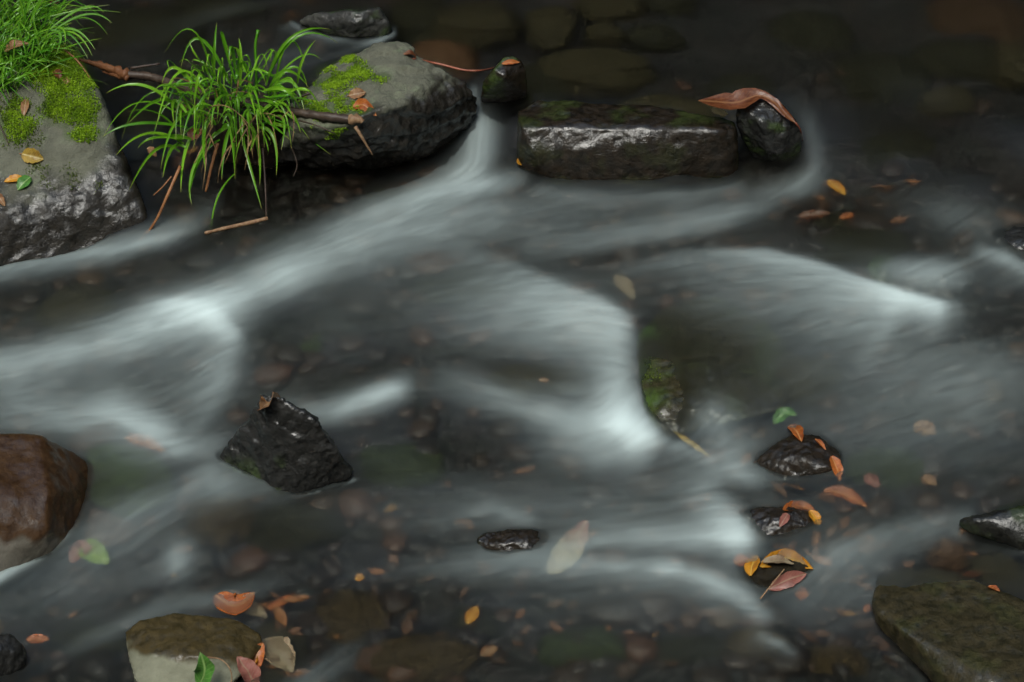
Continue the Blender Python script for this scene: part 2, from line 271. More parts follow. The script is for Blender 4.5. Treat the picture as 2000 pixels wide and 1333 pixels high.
# ------------------------------------------------------------------ rocks
ROCKV, ROCKF, ROCKB = [], [], []         # for the ray casts
def add_cast(V, Fc):
    k = sum(len(v) for v in ROCKV); ROCKV.append(V); ROCKF.extend([tuple(k + i for i in f) for f in Fc]); ROCKB.append((V.min(0), V.max(0)))
def world_pts(pts):
    r = []
    for p in pts:
        r.append(unproj(p[0], p[1], p[2]))
    return np.array(r)
def hull_rock(name, pts, mat, label, cat, vox=0.007, sm=6, amp=0.012, freq=6.0, ridge=0.5, seed=0, wet=None, moss=None, group=None, fine=0.004, strata=None, dz=0.0):
    P = world_pts(pts); P[:, 2] += dz
    c = P.mean(0); c[2] = P[:, 2].min()
    bm = bmesh.new()
    for p in P: bm.verts.new(p - c)
    r = bmesh.ops.convex_hull(bm, input=bm.verts)
    bmesh.ops.delete(bm, geom=list(set(r['geom_interior'] + r['geom_unused'])), context='VERTS')
    bmesh.ops.recalc_face_normals(bm, faces=bm.faces)
    me = bpy.data.meshes.new('tmp'); bm.to_mesh(me); bm.free()
    o = bpy.data.objects.new(name, me); col.objects.link(o)
    md = o.modifiers.new('r', 'REMESH'); md.mode = 'VOXEL'; md.voxel_size = vox; md.adaptivity = 0
    ms = o.modifiers.new('s', 'SMOOTH'); ms.factor = 0.5; ms.iterations = sm
    dg = bpy.context.evaluated_depsgraph_get(); dg.update()
    m2 = bpy.data.meshes.new_from_object(o.evaluated_get(dg)); o.modifiers.clear(); o.data = m2; bpy.data.meshes.remove(me)
    m2.name = name
    V = verts_of(m2); nr = np.empty(len(V) * 3, np.float32); m2.vertices.foreach_get('normal', nr); nr = nr.reshape(-1, 3)
    off = Vector((seed * 3.7, seed * 1.3, seed * 2.1))
    D = np.empty(len(V))
    for i, v in enumerate(V):
        q = Vector(v) * freq + off
        a = noise.fractal(q, 1.0, 2.0, 5)
        b = noise.ridged_multi_fractal(q * 1.5, 0.9, 2.1, 5, 1.0, 2.0) - 1.0
        d = a * (1 - ridge) + b * ridge * 0.6
        if fine: d += fine / amp * (1 - abs(noise.noise(q * 5)) * 2.2) * 0.5 + fine / amp * noise.noise(q * 11) * 0.6
        D[i] = d
    V = V + nr * (D * amp)[:, None]
    if strata:                                   # weathered ledges along a tilted direction
        dirn = np.array(strata[0], float); dirn /= np.linalg.norm(dirn)
        s = V @ dirn; jit = np.array([noise.noise(Vector(v) * 9 + off) for v in V])
        ph = (s / strata[1] + jit * 0.9); fr = ph - np.floor(ph)
        V = V + nr * ((np.where(fr < .8, fr / .8, (1 - fr) / .2) - .5) * strata[2])[:, None]
    m2.vertices.foreach_set('co', V.astype(np.float32).ravel())
    smooth(m2); m2.materials.clear(); m2.materials.append(mat)
    o.location = c
    Wd = V + c
    px, py = proj(Wd)
    wl = W(Wd[:, 0], Wd[:, 1])
    jit = np.array([noise.fractal(Vector(v) * 14 + off, 1, 2, 4) for v in V])
    wv = np.ones(len(V)) if wet is None else np.clip(wet(px, py, Wd[:, 2] - wl, nr, jit), 0, 1)
    mv = np.zeros(len(V)) if moss is None else np.clip(moss(px, py, nr, jit), 0, 1)
    fattr(m2, 'wet', wv); fattr(m2, 'moss', mv)
    add_cast(Wd, [tuple(p.vertices) for p in m2.polygons])
    tag(o, label, cat, group)
    o['_m'] = 0; del o['_m']
    return o
def ell(px, py, items):
    m = np.zeros_like(px)
    for cx, cy, rx, ry, s in items:
        m = np.maximum(m, s * (1 - np.sqrt(((px - cx) / rx)**2 + ((py - cy) / ry)**2)))
    return np.where(m > 0, m, -9)
def moss_child(o, mask, thr, dens, size, mat, name='moss', seed=1):
    """cushions of tiny leaflets growing where the mask says, as a part of the rock"""
    me = o.data; V = verts_of(me); c = np.array(o.location)
    rs = np.random.default_rng(seed); VV = []; FF = []
    nr = np.empty(len(V) * 3, np.float32); me.vertices.foreach_get('normal', nr); nr = nr.reshape(-1, 3)
    px, py = proj(V + c)
    jit = np.array([noise.fractal(Vector(v) * 22, 1, 2, 4) for v in V])
    mk = mask(px, py, nr, jit)
    for p in me.polygons:
        ids = list(p.vertices); mv = mk[ids].mean()
        if mv < thr: continue
        k = rs.poisson(dens * p.area * min(1, (mv - thr) * 2.6 + .08))
        for _ in range(k):
            wts = rs.dirichlet(np.ones(len(ids))); q = wts @ V[ids]; n = nr[ids[0]]
            lift = min(1, (mv - thr) * 5) * size * 1.4
            q = q + n * lift * rs.uniform(.2, 1)
            for _ in range(4):
                d = rs.normal(size=3) * 0.8 + n * 0.9; d /= np.linalg.norm(d); s = np.cross(d, rs.normal(size=3)); s /= np.linalg.norm(s)
                L = size * rs.uniform(.7, 1.5); b = len(VV)
                VV += [q - s * L * .28, q + s * L * .28, q + d * L]; FF.append((b, b + 1, b + 2))
    if VV:
        return mesh_np(name, VV, FF, mat, o, sm=False)

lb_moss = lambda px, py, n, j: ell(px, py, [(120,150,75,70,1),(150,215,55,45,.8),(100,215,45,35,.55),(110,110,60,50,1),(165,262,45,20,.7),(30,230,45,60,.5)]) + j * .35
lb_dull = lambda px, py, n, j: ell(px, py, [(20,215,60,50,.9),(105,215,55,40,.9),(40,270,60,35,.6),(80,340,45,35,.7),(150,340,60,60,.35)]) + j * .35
left_boulder = hull_rock('mossy_boulder', [(110,92,.27),(-150,60,.30),(30,80,.30),(160,140,.26),(190,190,.22),(215,255,.165),(232,305,.12),(255,360,.08),(290,425,.01),(285,480,-.05),(150,512,-.06),(0,540,-.07),(-250,580,-.07),
    (60,300,.135),(150,290,.145),(-50,320,.12),(120,400,.055),(0,420,.032),(-200,420,.04),(150,160,-.1),(-200,120,-.1),(215,290,-.12),(250,420,-.12)],
    M_grey, 'large grey boulder under a bright moss cap at the left edge', 'boulder', vox=.007, sm=22, amp=.020, freq=5, ridge=.5, seed=1, fine=.005,
    wet=lambda px, py, h, n, j: sstep(330, 400, py - 60 * sstep(150, 230, px) * 0 + j * 45 + np.clip(px - 130, 0, 200) * .9), moss=lambda px, py, n, j: np.clip(lb_moss(px, py, n, j) * 1.6, 0, 1))
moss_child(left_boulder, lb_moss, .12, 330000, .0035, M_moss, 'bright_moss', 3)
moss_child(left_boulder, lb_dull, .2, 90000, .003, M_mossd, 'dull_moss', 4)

cb_moss = lambda px, py, n, j: ell(px, py, [(660,165,50,40,.8),(700,145,45,22,.9),(665,200,35,30,.65),(690,210,40,18,.8),(620,215,40,20,.5),(735,152,30,16,.5),(600,205,30,20,.6),(650,250,50,25,.3),(690,120,30,12,.4)]) + j * .55
centre_boulder = hull_rock('mossy_boulder', [(770,83,.25),(800,92,.24),(740,86,.245),(700,103,.235),(640,130,.22),(605,168,.21),(560,230,.17),(545,290,.1),(850,132,.22),(905,170,.17),(925,205,.11),(918,235,.075),
    (600,235,.19),(650,250,.185),(720,225,.20),(790,205,.21),(850,190,.185),(880,215,.14),(560,300,.05),(640,300,.09),(720,300,.085),(800,290,.09),(870,270,.07),(890,295,.0),(850,318,-.02),(760,338,-.03),(680,345,-.04),(600,350,-.05),(545,345,-.05),
    (640,190,-.1),(800,150,-.1),(900,200,-.1),(600,330,-.1),(880,300,-.1)],
    M_grey, 'grey boulder with moss patches and fallen leaves between sedge tuft and water chute', 'boulder', vox=.0055, sm=4, amp=.02, freq=7, ridge=.55, seed=2, fine=.006,
    wet=lambda px, py, h, n, j: sstep(-.15, .25, (py - (232 - np.clip(px - 700, 0, 240) * .42 + np.clip(700 - px, 0, 150) * .25)) / 70 + j * .5), moss=lambda px, py, n, j: np.clip(cb_moss(px, py, n, j) * 1.5, 0, 1), strata=((.25, -.5, -.75), .045, .008))
moss_child(centre_boulder, cb_moss, .2, 300000, .0032, M_moss, 'moss', 5)

slab = hull_rock('flat_stone', [(1008,215,.12),(1050,195,.124),(1090,196,.124),(1250,206,.124),(1400,228,.124),(1430,240,.12),(1018,250,.118),(1060,248,.122),(1150,242,.127),(1300,247,.127),(1400,256,.123),(1436,265,.105),(1008,310,.04),(1010,335,.0),
    (1040,300,.07),(1150,295,.077),(1300,297,.077),(1410,300,.071),(1440,340,.0),(1090,378,-.03),(1260,382,-.03),(1420,375,-.03),(1060,250,-.1),(1420,280,-.1),(1100,385,-.1),(1400,385,-.1)],
    M_slab, 'long brown block of wet stone damming the pool in the middle of the stream', 'stone', vox=.006, sm=6, amp=.010, freq=7, ridge=.3, seed=3, fine=.003,
    moss=lambda px, py, n, j: .2 * (sstep(.1, .5, j + .2) * sstep(260, 230, py)) + .12 * sstep(.15, .5, j))
upright = hull_rock('round_stone', [(1000,110,.215),(985,112,.215),(1018,118,.205),(965,135,.20),(1028,140,.18),(945,160,.16),(1030,185,.12),(938,190,.11),(945,215,.06),(975,228,.03),(1015,210,.06),(985,150,.19),(960,190,.11),(980,215,.05),(1000,180,-.05),(960,190,-.05),(950,220,-.05),(1015,215,-.03)],
    M_slab, 'small upright egg-shaped wet stone with an orange leaf on it beside the chute', 'stone', vox=.004, sm=6, amp=.004, freq=12, ridge=.2, fine=.0015, seed=4, moss=lambda px, py, n, j: .6 * sstep(.05, .4, j))
rstone = hull_rock('round_stone', [(1440,205,.17),(1470,180,.18),(1500,185,.185),(1530,205,.17),(1550,235,.14),(1566,270,.09),(1566,305,.04),(1545,330,.0),(1500,325,.0),(1475,310,.02),(1450,270,.08),(1438,235,.13),(1490,240,.15),(1530,270,.11),(1500,290,.08),(1540,310,-.06),(1490,320,-.06),(1460,250,-.05),(1540,250,-.05)],
    M_dark, 'rounded dark stone under a big brown leaf at the right end of the block', 'stone', vox=.005, sm=8, amp=.008, freq=10, ridge=.3, seed=5, moss=lambda px, py, n, j: .5 * sstep(.05, .4, j))
toprock = hull_rock('dark_stone', [(585,42,.14),(610,30,.16),(660,26,.17),(700,20,.185),(742,16,.185),(758,45,.15),(762,62,.12),(690,45,.16),(640,45,.15),(590,55,.11),(640,70,.11),(700,78,.11),(745,76,.11),(600,55,.05),(700,70,.0),(750,60,.0),(700,40,.05)],
    M_dark, 'jagged blackish stone ringed with foam in the pool at the top', 'stone', vox=.005, sm=3, amp=.012, freq=10, ridge=.6, seed=6, fine=.005, moss=lambda px, py, n, j: .4 * sstep(.05, .4, j), wet=lambda px, py, h, n, j: .55 + j)
pyramid = hull_rock('pointed_stone', [(517,772,.10),(545,776,.10),(585,798,.085),(608,812,.07),(640,850,.03),(665,895,-.03),(686,920,-.075),(680,936,-.09),(625,940,-.09),(560,966,-.11),(520,945,-.11),(480,850,-.02),(440,888,-.09),(415,915,-.12),
    (530,850,.02),(600,860,.01),(560,920,-.06),(640,910,-.06),(520,900,-.05),(500,900,-.2),(640,900,-.2),(560,970,-.2),(670,930,-.2),(430,925,-.2)],
    M_dark, 'dark pyramid-shaped wet stone with a curled leaf on its tip', 'stone', vox=.0042, sm=3, amp=.013, freq=10, ridge=.6, seed=7, fine=.005, moss=lambda px, py, n, j: .5 * sstep(.1, .4, j) * sstep(880, 930, py), strata=((.5, -.2, .6), .05, .005))
rust_b = hull_rock('brown_boulder', [(-120,840,.03),(0,850,.02),(80,852,.01),(138,880,-.045),(180,912,-.105),(220,935,-.14),(210,985,-.15),(150,1015,-.13),(122,1042,-.108),(105,1085,-.125),(40,1120,-.14),(-20,1150,-.15),(-150,1180,-.15),(0,960,.0),(100,960,-.015),(90,1035,-.06),(0,1050,-.06),(-120,1000,.0),(100,1000,-.25),(-100,950,-.25),(0,1130,-.25),(190,960,-.25)],
    M_rust, 'rusty brown boulder at the left edge, half washed over by the stream', 'boulder', vox=.006, sm=14, amp=.010, freq=7, ridge=.35, seed=8, fine=.002, wet=lambda px, py, h, n, j: 1 - .9 * sstep(-10, 12, py - (1052 + 8 * np.sin(px / 9)) + j * 12))
washed = hull_rock('submerged_boulder', [(170,880,-.085),(230,860,-.085),(300,880,-.09),(340,920,-.1),(330,980,-.11),(250,1010,-.11),(180,980,-.1),(260,930,-.085),(250,950,-.2),(180,900,-.2),(320,940,-.2)],
    M_subd, 'olive boulder just under the water beside the rusty brown one', 'boulder', dz=-.012, vox=.007, sm=10, amp=.008, freq=7, ridge=.3, seed=9, moss=lambda px, py, n, j: .4 + j * .3)
blstone = hull_rock('flat_stone', [(245,1235,-.14),(270,1212,-.125),(340,1196,-.12),(420,1205,-.12),(470,1212,-.125),(508,1235,-.14),(515,1260,-.15),(262,1265,-.14),(255,1300,-.165),(265,1345,-.175),(440,1350,-.17),(470,1320,-.16),(490,1290,-.15),(300,1275,-.13),(380,1280,-.125),(450,1290,-.135),(300,1260,-.25),(460,1280,-.25),(440,1370,-.25),(280,1370,-.25)],
    M_olive, 'flat stone at the bottom edge, brown algae on top and a pale dry front', 'stone', vox=.0042, sm=5, amp=.006, freq=9, ridge=.3, seed=10, fine=.002, wet=lambda px, py, h, n, j: sstep(14, -4, (py - (1262 + (px - 260) * .16)) + j * 30))
corner = hull_rock('dark_stone', [(-60,1250,-.12),(20,1240,-.12),(50,1265,-.14),(52,1295,-.16),(20,1325,-.18),(-60,1345,-.18),(0,1270,-.115),(0,1300,-.25),(-50,1260,-.25),(40,1300,-.25)],
    M_dark, 'dark stone poking out at the bottom left corner', 'stone', vox=.005, sm=5, amp=.006, freq=9, ridge=.3, seed=11)
brslab = hull_rock('flat_stone', [(1697,1185,-.115),(1705,1140,-.115),(1760,1115,-.11),(1850,1120,-.105),(1950,1160,-.105),(2100,1230,-.105),(2200,1330,-.12),(1710,1200,-.105),(1760,1240,-.10),(1850,1290,-.10),(1960,1345,-.10),(1705,1225,-.135),(1760,1290,-.16),(1830,1345,-.18),(2000,1500,-.17),(2150,1500,-.13),(1780,1230,-.25),(1900,1350,-.3),(2100,1300,-.3),(2050,1500,-.3)],
    M_algae, 'broad olive algae-covered slab in the bottom right corner', 'stone', dz=.012, vox=.006, sm=14, amp=.008, freq=6, ridge=.3, seed=12, fine=.002, moss=lambda px, py, n, j: .1 * sstep(0, .4, j))
wedge = hull_rock('dark_stone', [(1872,1020,-.055),(1905,1015,-.035),(1960,1000,-.02),(2020,985,-.01),(2200,960,.0),(1890,1035,-.07),(1940,1045,-.08),(2000,1075,-.09),(2200,1150,-.10),(1950,1018,-.03),(2100,1020,-.02),(1950,1030,-.2),(2150,1050,-.2),(2100,980,-.2)],
    M_black, 'black wedge of wet stone at the right edge above the algae slab', 'stone', vox=.006, sm=5, amp=.006, freq=8, ridge=.4, seed=13, moss=lambda px, py, n, j: .3 * sstep(-.1, .3, j))
midst = hull_rock('dark_stone', [(930,1055,-.12),(945,1040,-.115),(990,1036,-.11),(1045,1038,-.115),(1078,1052,-.13),(1060,1080,-.135),(990,1100,-.145),(950,1090,-.14),(935,1072,-.135),(960,1065,-.115),(1020,1060,-.11),(960,1080,-.22),(1050,1070,-.22)],
    M_slab, 'small dark brown stone just breaking the water in the lower middle', 'stone', vox=.0035, sm=5, amp=.005, freq=14, ridge=.3, seed=14, moss=lambda px, py, n, j: .5 * sstep(.0, .4, j) * sstep(1000, 950, px))
leafst = hull_rock('brown_stone', [(1465,905,-.075),(1500,875,-.05),(1550,845,-.035),(1600,850,-.035),(1645,885,-.05),(1650,925,-.075),(1600,950,-.09),(1520,945,-.09),(1560,890,-.035),(1620,910,-.045),(1560,900,-.2),(1640,920,-.2),(1490,920,-.2)],
    M_slab, 'brown stone with an orange leaf on its right side in the leaf-strewn shallows', 'stone', dz=-.005, vox=.005, sm=6, amp=.007, freq=10, ridge=.3, seed=15)
leafst2 = hull_rock('brown_stone', [(1440,1010,-.09),(1480,988,-.075),(1540,985,-.07),(1590,1000,-.08),(1600,1030,-.095),(1560,1055,-.105),(1480,1065,-.11),(1450,1045,-.105),(1520,1010,-.068),(1500,1030,-.2),(1580,1030,-.2)],
    M_slab, 'shiny dark stone capped with orange and yellow leaves', 'stone', dz=-.005, vox=.004, sm=6, amp=.006, freq=12, ridge=.3, seed=16)
leafst3 = hull_rock('brown_stone', [(1430,1110,-.115),(1480,1092,-.095),(1540,1088,-.09),(1585,1105,-.1),(1580,1140,-.125),(1520,1165,-.135),(1450,1150,-.13),(1510,1115,-.09),(1500,1140,-.22),(1570,1130,-.22)],
    M_subd, 'low stone plastered with red and yellow leaves, lowest of the leafy stones', 'stone', dz=-.005, vox=.004, sm=6, amp=.005, freq=12, ridge=.3, seed=17)
fallrock = hull_rock('submerged_boulder', [(1243,640,-.008),(1300,590,-.005),(1400,570,-.01),(1500,620,-.012),(1560,700,-.02),(1540,780,-.035),(1450,800,-.035),(1330,830,-.05),(1290,845,-.075),(1262,810,-.05),(1248,720,-.02),(1330,680,.004),(1420,720,-.005),(1300,760,-.01),(1350,720,-.2),(1290,800,-.25),(1260,700,-.22),(1480,720,-.25)],
    M_fall, 'mossy boulder under thin water to the right of the bright fall', 'boulder', dz=-.032, vox=.006, sm=5, amp=.010, freq=8, ridge=.4, seed=18, moss=lambda px, py, n, j: sstep(1330, 1260, px) * (.3 + j) + .2 * sstep(0, .4, j))
moss_child(fallrock, lambda px, py, n, j: ell(px, py, [(1270,720,40,70,1),(1290,800,40,40,.8)]) + j * .5, .55, 30000, .003, M_mossd, 'moss', 8)
caprock = hull_rock('submerged_boulder', [(1690,515,.01),(1720,490,.025),(1800,485,.035),(1870,505,.03),(1900,545,.015),(1860,590,-.01),(1760,585,-.01),(1700,555,-.005),(1790,530,.03),(1780,560,-.15),(1860,560,-.15),(1720,540,-.15)],
    M_dark, 'dark mossy boulder wrapped in a veil of foam below the right bank', 'boulder', dz=-.02, vox=.006, sm=6, amp=.008, freq=8, ridge=.4, seed=19, moss=lambda px, py, n, j: sstep(1760, 1700, px) * .7)
redge = hull_rock('dark_stone', [(1930,450,.05),(1980,430,.06),(2060,430,.07),(2150,480,.05),(2050,510,.02),(1960,490,.03),(2020,460,.065),(2040,480,-.1),(1960,470,-.1),(2120,490,-.1)],
    M_dark, 'half drowned dark stone at the right edge of the frame, above the small foam curl', 'stone', dz=-.02, vox=.006, sm=6, amp=.007, freq=9, ridge=.4, seed=20)
# stones lying on the bed, seen through the water: (x, y, rx, ry in photo pixels, depth of the top under the water, material, label)
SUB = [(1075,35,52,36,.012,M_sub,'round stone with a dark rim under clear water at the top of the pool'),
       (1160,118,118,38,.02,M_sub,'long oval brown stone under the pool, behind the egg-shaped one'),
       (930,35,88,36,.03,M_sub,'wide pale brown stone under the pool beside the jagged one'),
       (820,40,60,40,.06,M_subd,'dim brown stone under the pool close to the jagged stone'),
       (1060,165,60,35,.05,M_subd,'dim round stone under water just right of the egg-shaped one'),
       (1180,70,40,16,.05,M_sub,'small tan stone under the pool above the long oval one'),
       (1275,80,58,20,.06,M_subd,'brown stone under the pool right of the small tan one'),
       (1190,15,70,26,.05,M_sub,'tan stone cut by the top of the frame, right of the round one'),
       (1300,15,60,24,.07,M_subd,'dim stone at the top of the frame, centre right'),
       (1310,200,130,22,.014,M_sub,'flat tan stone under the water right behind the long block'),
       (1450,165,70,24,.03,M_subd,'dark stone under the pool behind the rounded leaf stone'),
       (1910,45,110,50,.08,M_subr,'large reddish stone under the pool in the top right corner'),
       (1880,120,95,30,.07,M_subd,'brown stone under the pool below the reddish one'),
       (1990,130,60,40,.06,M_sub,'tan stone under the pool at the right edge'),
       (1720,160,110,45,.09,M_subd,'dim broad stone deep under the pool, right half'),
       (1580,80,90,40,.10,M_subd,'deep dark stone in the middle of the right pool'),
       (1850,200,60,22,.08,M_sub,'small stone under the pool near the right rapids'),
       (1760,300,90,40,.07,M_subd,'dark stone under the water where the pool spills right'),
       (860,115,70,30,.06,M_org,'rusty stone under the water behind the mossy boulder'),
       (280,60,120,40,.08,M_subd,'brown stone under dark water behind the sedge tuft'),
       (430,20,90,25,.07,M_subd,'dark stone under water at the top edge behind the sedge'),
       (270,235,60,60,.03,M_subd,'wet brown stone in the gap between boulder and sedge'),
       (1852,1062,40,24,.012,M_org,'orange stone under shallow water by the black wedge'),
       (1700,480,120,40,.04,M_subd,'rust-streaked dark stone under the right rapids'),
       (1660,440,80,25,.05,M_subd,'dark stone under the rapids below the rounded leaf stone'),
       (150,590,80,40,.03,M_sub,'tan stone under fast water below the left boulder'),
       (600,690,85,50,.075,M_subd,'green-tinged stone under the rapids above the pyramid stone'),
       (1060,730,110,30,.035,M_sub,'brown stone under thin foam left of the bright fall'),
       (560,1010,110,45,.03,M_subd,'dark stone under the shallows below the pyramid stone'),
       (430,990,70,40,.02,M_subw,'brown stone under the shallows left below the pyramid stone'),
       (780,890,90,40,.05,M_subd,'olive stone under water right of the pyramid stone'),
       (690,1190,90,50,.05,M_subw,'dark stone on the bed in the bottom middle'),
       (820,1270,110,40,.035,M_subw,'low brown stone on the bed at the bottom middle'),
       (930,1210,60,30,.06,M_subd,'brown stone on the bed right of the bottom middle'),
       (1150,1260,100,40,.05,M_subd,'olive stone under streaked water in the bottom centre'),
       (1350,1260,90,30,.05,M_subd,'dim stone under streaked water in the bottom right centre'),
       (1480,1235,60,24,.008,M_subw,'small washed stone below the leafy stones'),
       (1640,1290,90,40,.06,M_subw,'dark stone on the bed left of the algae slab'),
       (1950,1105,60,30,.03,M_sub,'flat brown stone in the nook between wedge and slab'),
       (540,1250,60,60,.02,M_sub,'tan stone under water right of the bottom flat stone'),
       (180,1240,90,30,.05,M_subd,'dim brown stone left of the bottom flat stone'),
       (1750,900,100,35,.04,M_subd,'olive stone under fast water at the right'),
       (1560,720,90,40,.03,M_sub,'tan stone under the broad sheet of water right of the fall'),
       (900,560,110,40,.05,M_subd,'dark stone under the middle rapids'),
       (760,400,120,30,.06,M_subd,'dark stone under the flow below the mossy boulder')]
def ball_stone(px, py, rx, ry, depth, mat, label, i):
    p = on_water(px, py, -depth); s = np.linalg.norm(p - CP) / F
    a = rx * s; el = math.asin(-raydir(px, py)[2]); b = min(ry * s / math.sin(el) * .95, a * 1.7); h = max(0.06, min(a, b) * .75)
    bm = bmesh.new(); bmesh.ops.create_icosphere(bm, subdivisions=5, radius=1)
    off = Vector((i * 1.7, i * .6, 3))
    rot = random.uniform(-.25, .25)
    for v in bm.verts:
        q = v.co.normalized(); k = 1 + .16 * noise.fractal(q * 1.6 + off, 1, 2, 3) + .05 * noise.ridged_multi_fractal(q * 3 + off, 1, 2, 3, 1, 2) - .05
        e = q * k; e = Vector((math.copysign(abs(e.x)**.97, e.x), math.copysign(abs(e.y)**.97, e.y), math.copysign(abs(e.z)**.9, e.z)))
        v.co = Vector((e.x * a, e.y * b, e.z * h))
    zmax = max(v.co.z for v in bm.verts)
    me = bpy.data.meshes.new('submerged_stone'); bm.to_mesh(me); bm.free(); smooth(me); me.materials.append(mat)
    o = bpy.data.objects.new('submerged_stone', me); col.objects.link(o)
    V = verts_of(me); fattr(me, 'wet', np.ones(len(V))); fattr(me, 'moss', np.full(len(V), .4 if 'green' in label else (.25 if 'olive' in label else .05)))
    o.location = (p[0], p[1], p[2] - zmax); tag(o, label, 'stone', 'stones under the water')
    add_cast(V + np.array(o.location), [tuple(f.vertices) for f in me.polygons])
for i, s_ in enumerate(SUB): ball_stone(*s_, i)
BV = np.concatenate(ROCKV); bvh = BVHTree.FromPolygons([tuple(v) for v in BV], ROCKF)
def hit(px, py):
    h = bvh.ray_cast(Vector(CP), Vector(raydir(px, py)))
    return (h[0], h[1]) if h[0] is not None else (None, None)

# ------------------------------------------------------------------ stream bed
nx, ny = 300, 330
bx = np.linspace(-3.2, 3.2, nx); by = np.linspace(-2.6, 4.2, ny); X, Y = np.meshgrid(bx, by)
Z = W(X, Y)
ppx, ppy = proj(np.stack([X, Y, Z], -1))
dep = .09 + .06 * sstep(250, 120, ppy) + .0 * X
Zb = Z - dep
for j in range(ny):
    for i in range(nx):
        Zb[j, i] += .03 * noise.fractal(Vector((X[j, i] * 4, Y[j, i] * 4, 1)), 1, 2, 4)
idx = np.arange(nx * ny).reshape(ny, nx)
Fq = np.stack([idx[:-1, :-1], idx[:-1, 1:], idx[1:, 1:], idx[1:, :-1]], -1).reshape(-1, 4)
m, t, b, o_ = newmat('stream_bed')
tc = N(t, 'ShaderNodeTexCoord'); n1 = N(t, 'ShaderNodeTexNoise', i_Scale=7.0, i_Detail=6.0, i_Roughness=.65); t.links.new(tc.outputs['Object'], n1.inputs['Vector'])
v1 = N(t, 'ShaderNodeTexVoronoi', i_Scale=38.0); t.links.new(tc.outputs['Object'], v1.inputs['Vector'])
c = ramp(t, n1.outputs['Fac'], [(.3, (0.0033, 0.0025, 0.0011)), (.55, (0.0094, 0.0060, 0.0025)), (.75, (0.0193, 0.0099, 0.0039))])
c = mixc(t, .5, c, mixc(t, 1.0, c, v1.outputs['Color'], 'MULTIPLY')); t.links.new(c, b.inputs['Base Color']); b.inputs['Roughness'].default_value = .7
bp = N(t, 'ShaderNodeBump', i_Strength=1., i_Distance=.01); t.links.new(v1.outputs['Distance'], bp.inputs['Height']); t.links.new(bp.outputs[0], b.inputs['Normal'])
bed = mesh_np('stream_bed', np.stack([X, Y, Zb], -1).reshape(-1, 3), Fq, m); tag(bed, 'dark brown stony bed of the stream', 'stream bed', kind='structure')
# loose gravel on the bed
gv, gf = [], []
bm = bmesh.new(); bmesh.ops.create_icosphere(bm, subdivisions=2, radius=1); bm.verts.index_update()
ico = np.array([v.co[:] for v in bm.verts]); icf = [tuple(v.index for v in f.verts) for f in bm.faces]; bm.free()
gcol = []
for k in range(2600):
    x = rng.uniform(-1.5, 1.5); y = rng.uniform(-1.2, 1.9); zb = float(bil(Zb, bx, by, x, y))
    qx, qy = proj([x, y, zb])
    if (qy < 330 or (qx > 1250 and qy < 420)) and rng.random() < .93: continue
    r = rng.uniform(.008, .03) * (1 + .8 * (rng.random() < .1)); sxyz = r * np.array([rng.uniform(.8, 1.4), rng.uniform(.8, 1.4), rng.uniform(.4, .8)])
    q = ico * (1 + .25 * rng.normal(size=(len(ico), 1)) * .3); a = rng.uniform(0, 6.28); q = q * sxyz
    q = np.stack([q[:, 0] * math.cos(a) - q[:, 1] * math.sin(a), q[:, 0] * math.sin(a) + q[:, 1] * math.cos(a), q[:, 2]], -1) + [x, y, zb + sxyz[2] * .3]
    b0 = len(gv) * len(ico); gv.append(q); gf += [tuple(b0 + i for i in f) for f in icf]; gcol += [rng.random()] * len(ico)
m, t, b, o_ = newmat('gravel')
at = N(t, 'ShaderNodeAttribute', attribute_name='tone').outputs['Fac']
c = ramp(t, at, [(0, (0.0072, 0.0038, 0.0014)), (.5, (0.0180, 0.0088, 0.0029)), (.8, (0.0360, 0.0158, 0.0047)), (.95, (0.0540, 0.0176, 0.0043)), (1, (0.0540, 0.0315, 0.0108))]); t.links.new(c, b.inputs['Base Color']); b.inputs['Roughness'].default_value = .6
grv = mesh_np('gravel', np.concatenate(gv), gf, m); fattr(grv.data, 'tone', gcol); tag(grv, 'small brown pebbles scattered over the stream bed', 'gravel', kind='stuff')

# sodden leaf litter on the bed
lv, lf, lt = [], [], []
ZONES = [(600,1400,1120,1330,80),(1560,2000,1060,1330,110),(1430,1700,860,1180,30),(1450,1620,900,1180,-34),(450,600,1170,1333,-22),(350,900,960,1120,18),(80,700,1120,1330,20),(1500,1800,380,480,25),(260,420,200,330,25),(700,1400,880,1100,14),(250,700,0,80,20)]
for x0, x1, y0, y1, n_ in ZONES:
    for k in range(abs(n_)):
        qx, qy = rng.uniform(x0, x1), rng.uniform(y0, y1); p = on_water(qx, qy, -.09 if n_ > 0 else -.03); x, y = p[0], p[1]; zb = float(bil(Zb, bx, by, x, y)) + .012
        if n_ < 0: zb = max(zb, p[2])
        L = rng.uniform(.008, .026); wd = L * rng.uniform(.3, .5); a = rng.uniform(0, 6.28); tl = rng.normal(size=2) * .25; b0 = len(lv); tone = rng.random()
        for u, v in ((-1, 0), (-.4, .8), (.35, .9), (1, 0), (.4, -.85), (-.35, -.9), (0, .05)):
            dx = u * L * math.cos(a) - v * wd * math.sin(a); dy = u * L * math.sin(a) + v * wd * math.cos(a)
            lv.append((x + dx, y + dy, zb + dx * tl[0] + dy * tl[1] + (.004 if u or v > .5 else 0))); lt.append(tone if n_ > 0 else .6 + .4 * tone)
        lf += [(b0 + i, b0 + (i + 1) % 6, b0 + 6) for i in range(6)]
m, t, b, o_ = newmat('leaf_litter')
at = N(t, 'ShaderNodeAttribute', attribute_name='tone').outputs['Fac']
c = ramp(t, at, [(0, (.02, .010, .004)), (.5, (.06, .026, .008)), (.8, (.12, .045, .012)), (.95, (.24, .09, .02)), (1, (.3, .16, .04))]); t.links.new(c, b.inputs['Base Color']); b.inputs['Roughness'].default_value = .6
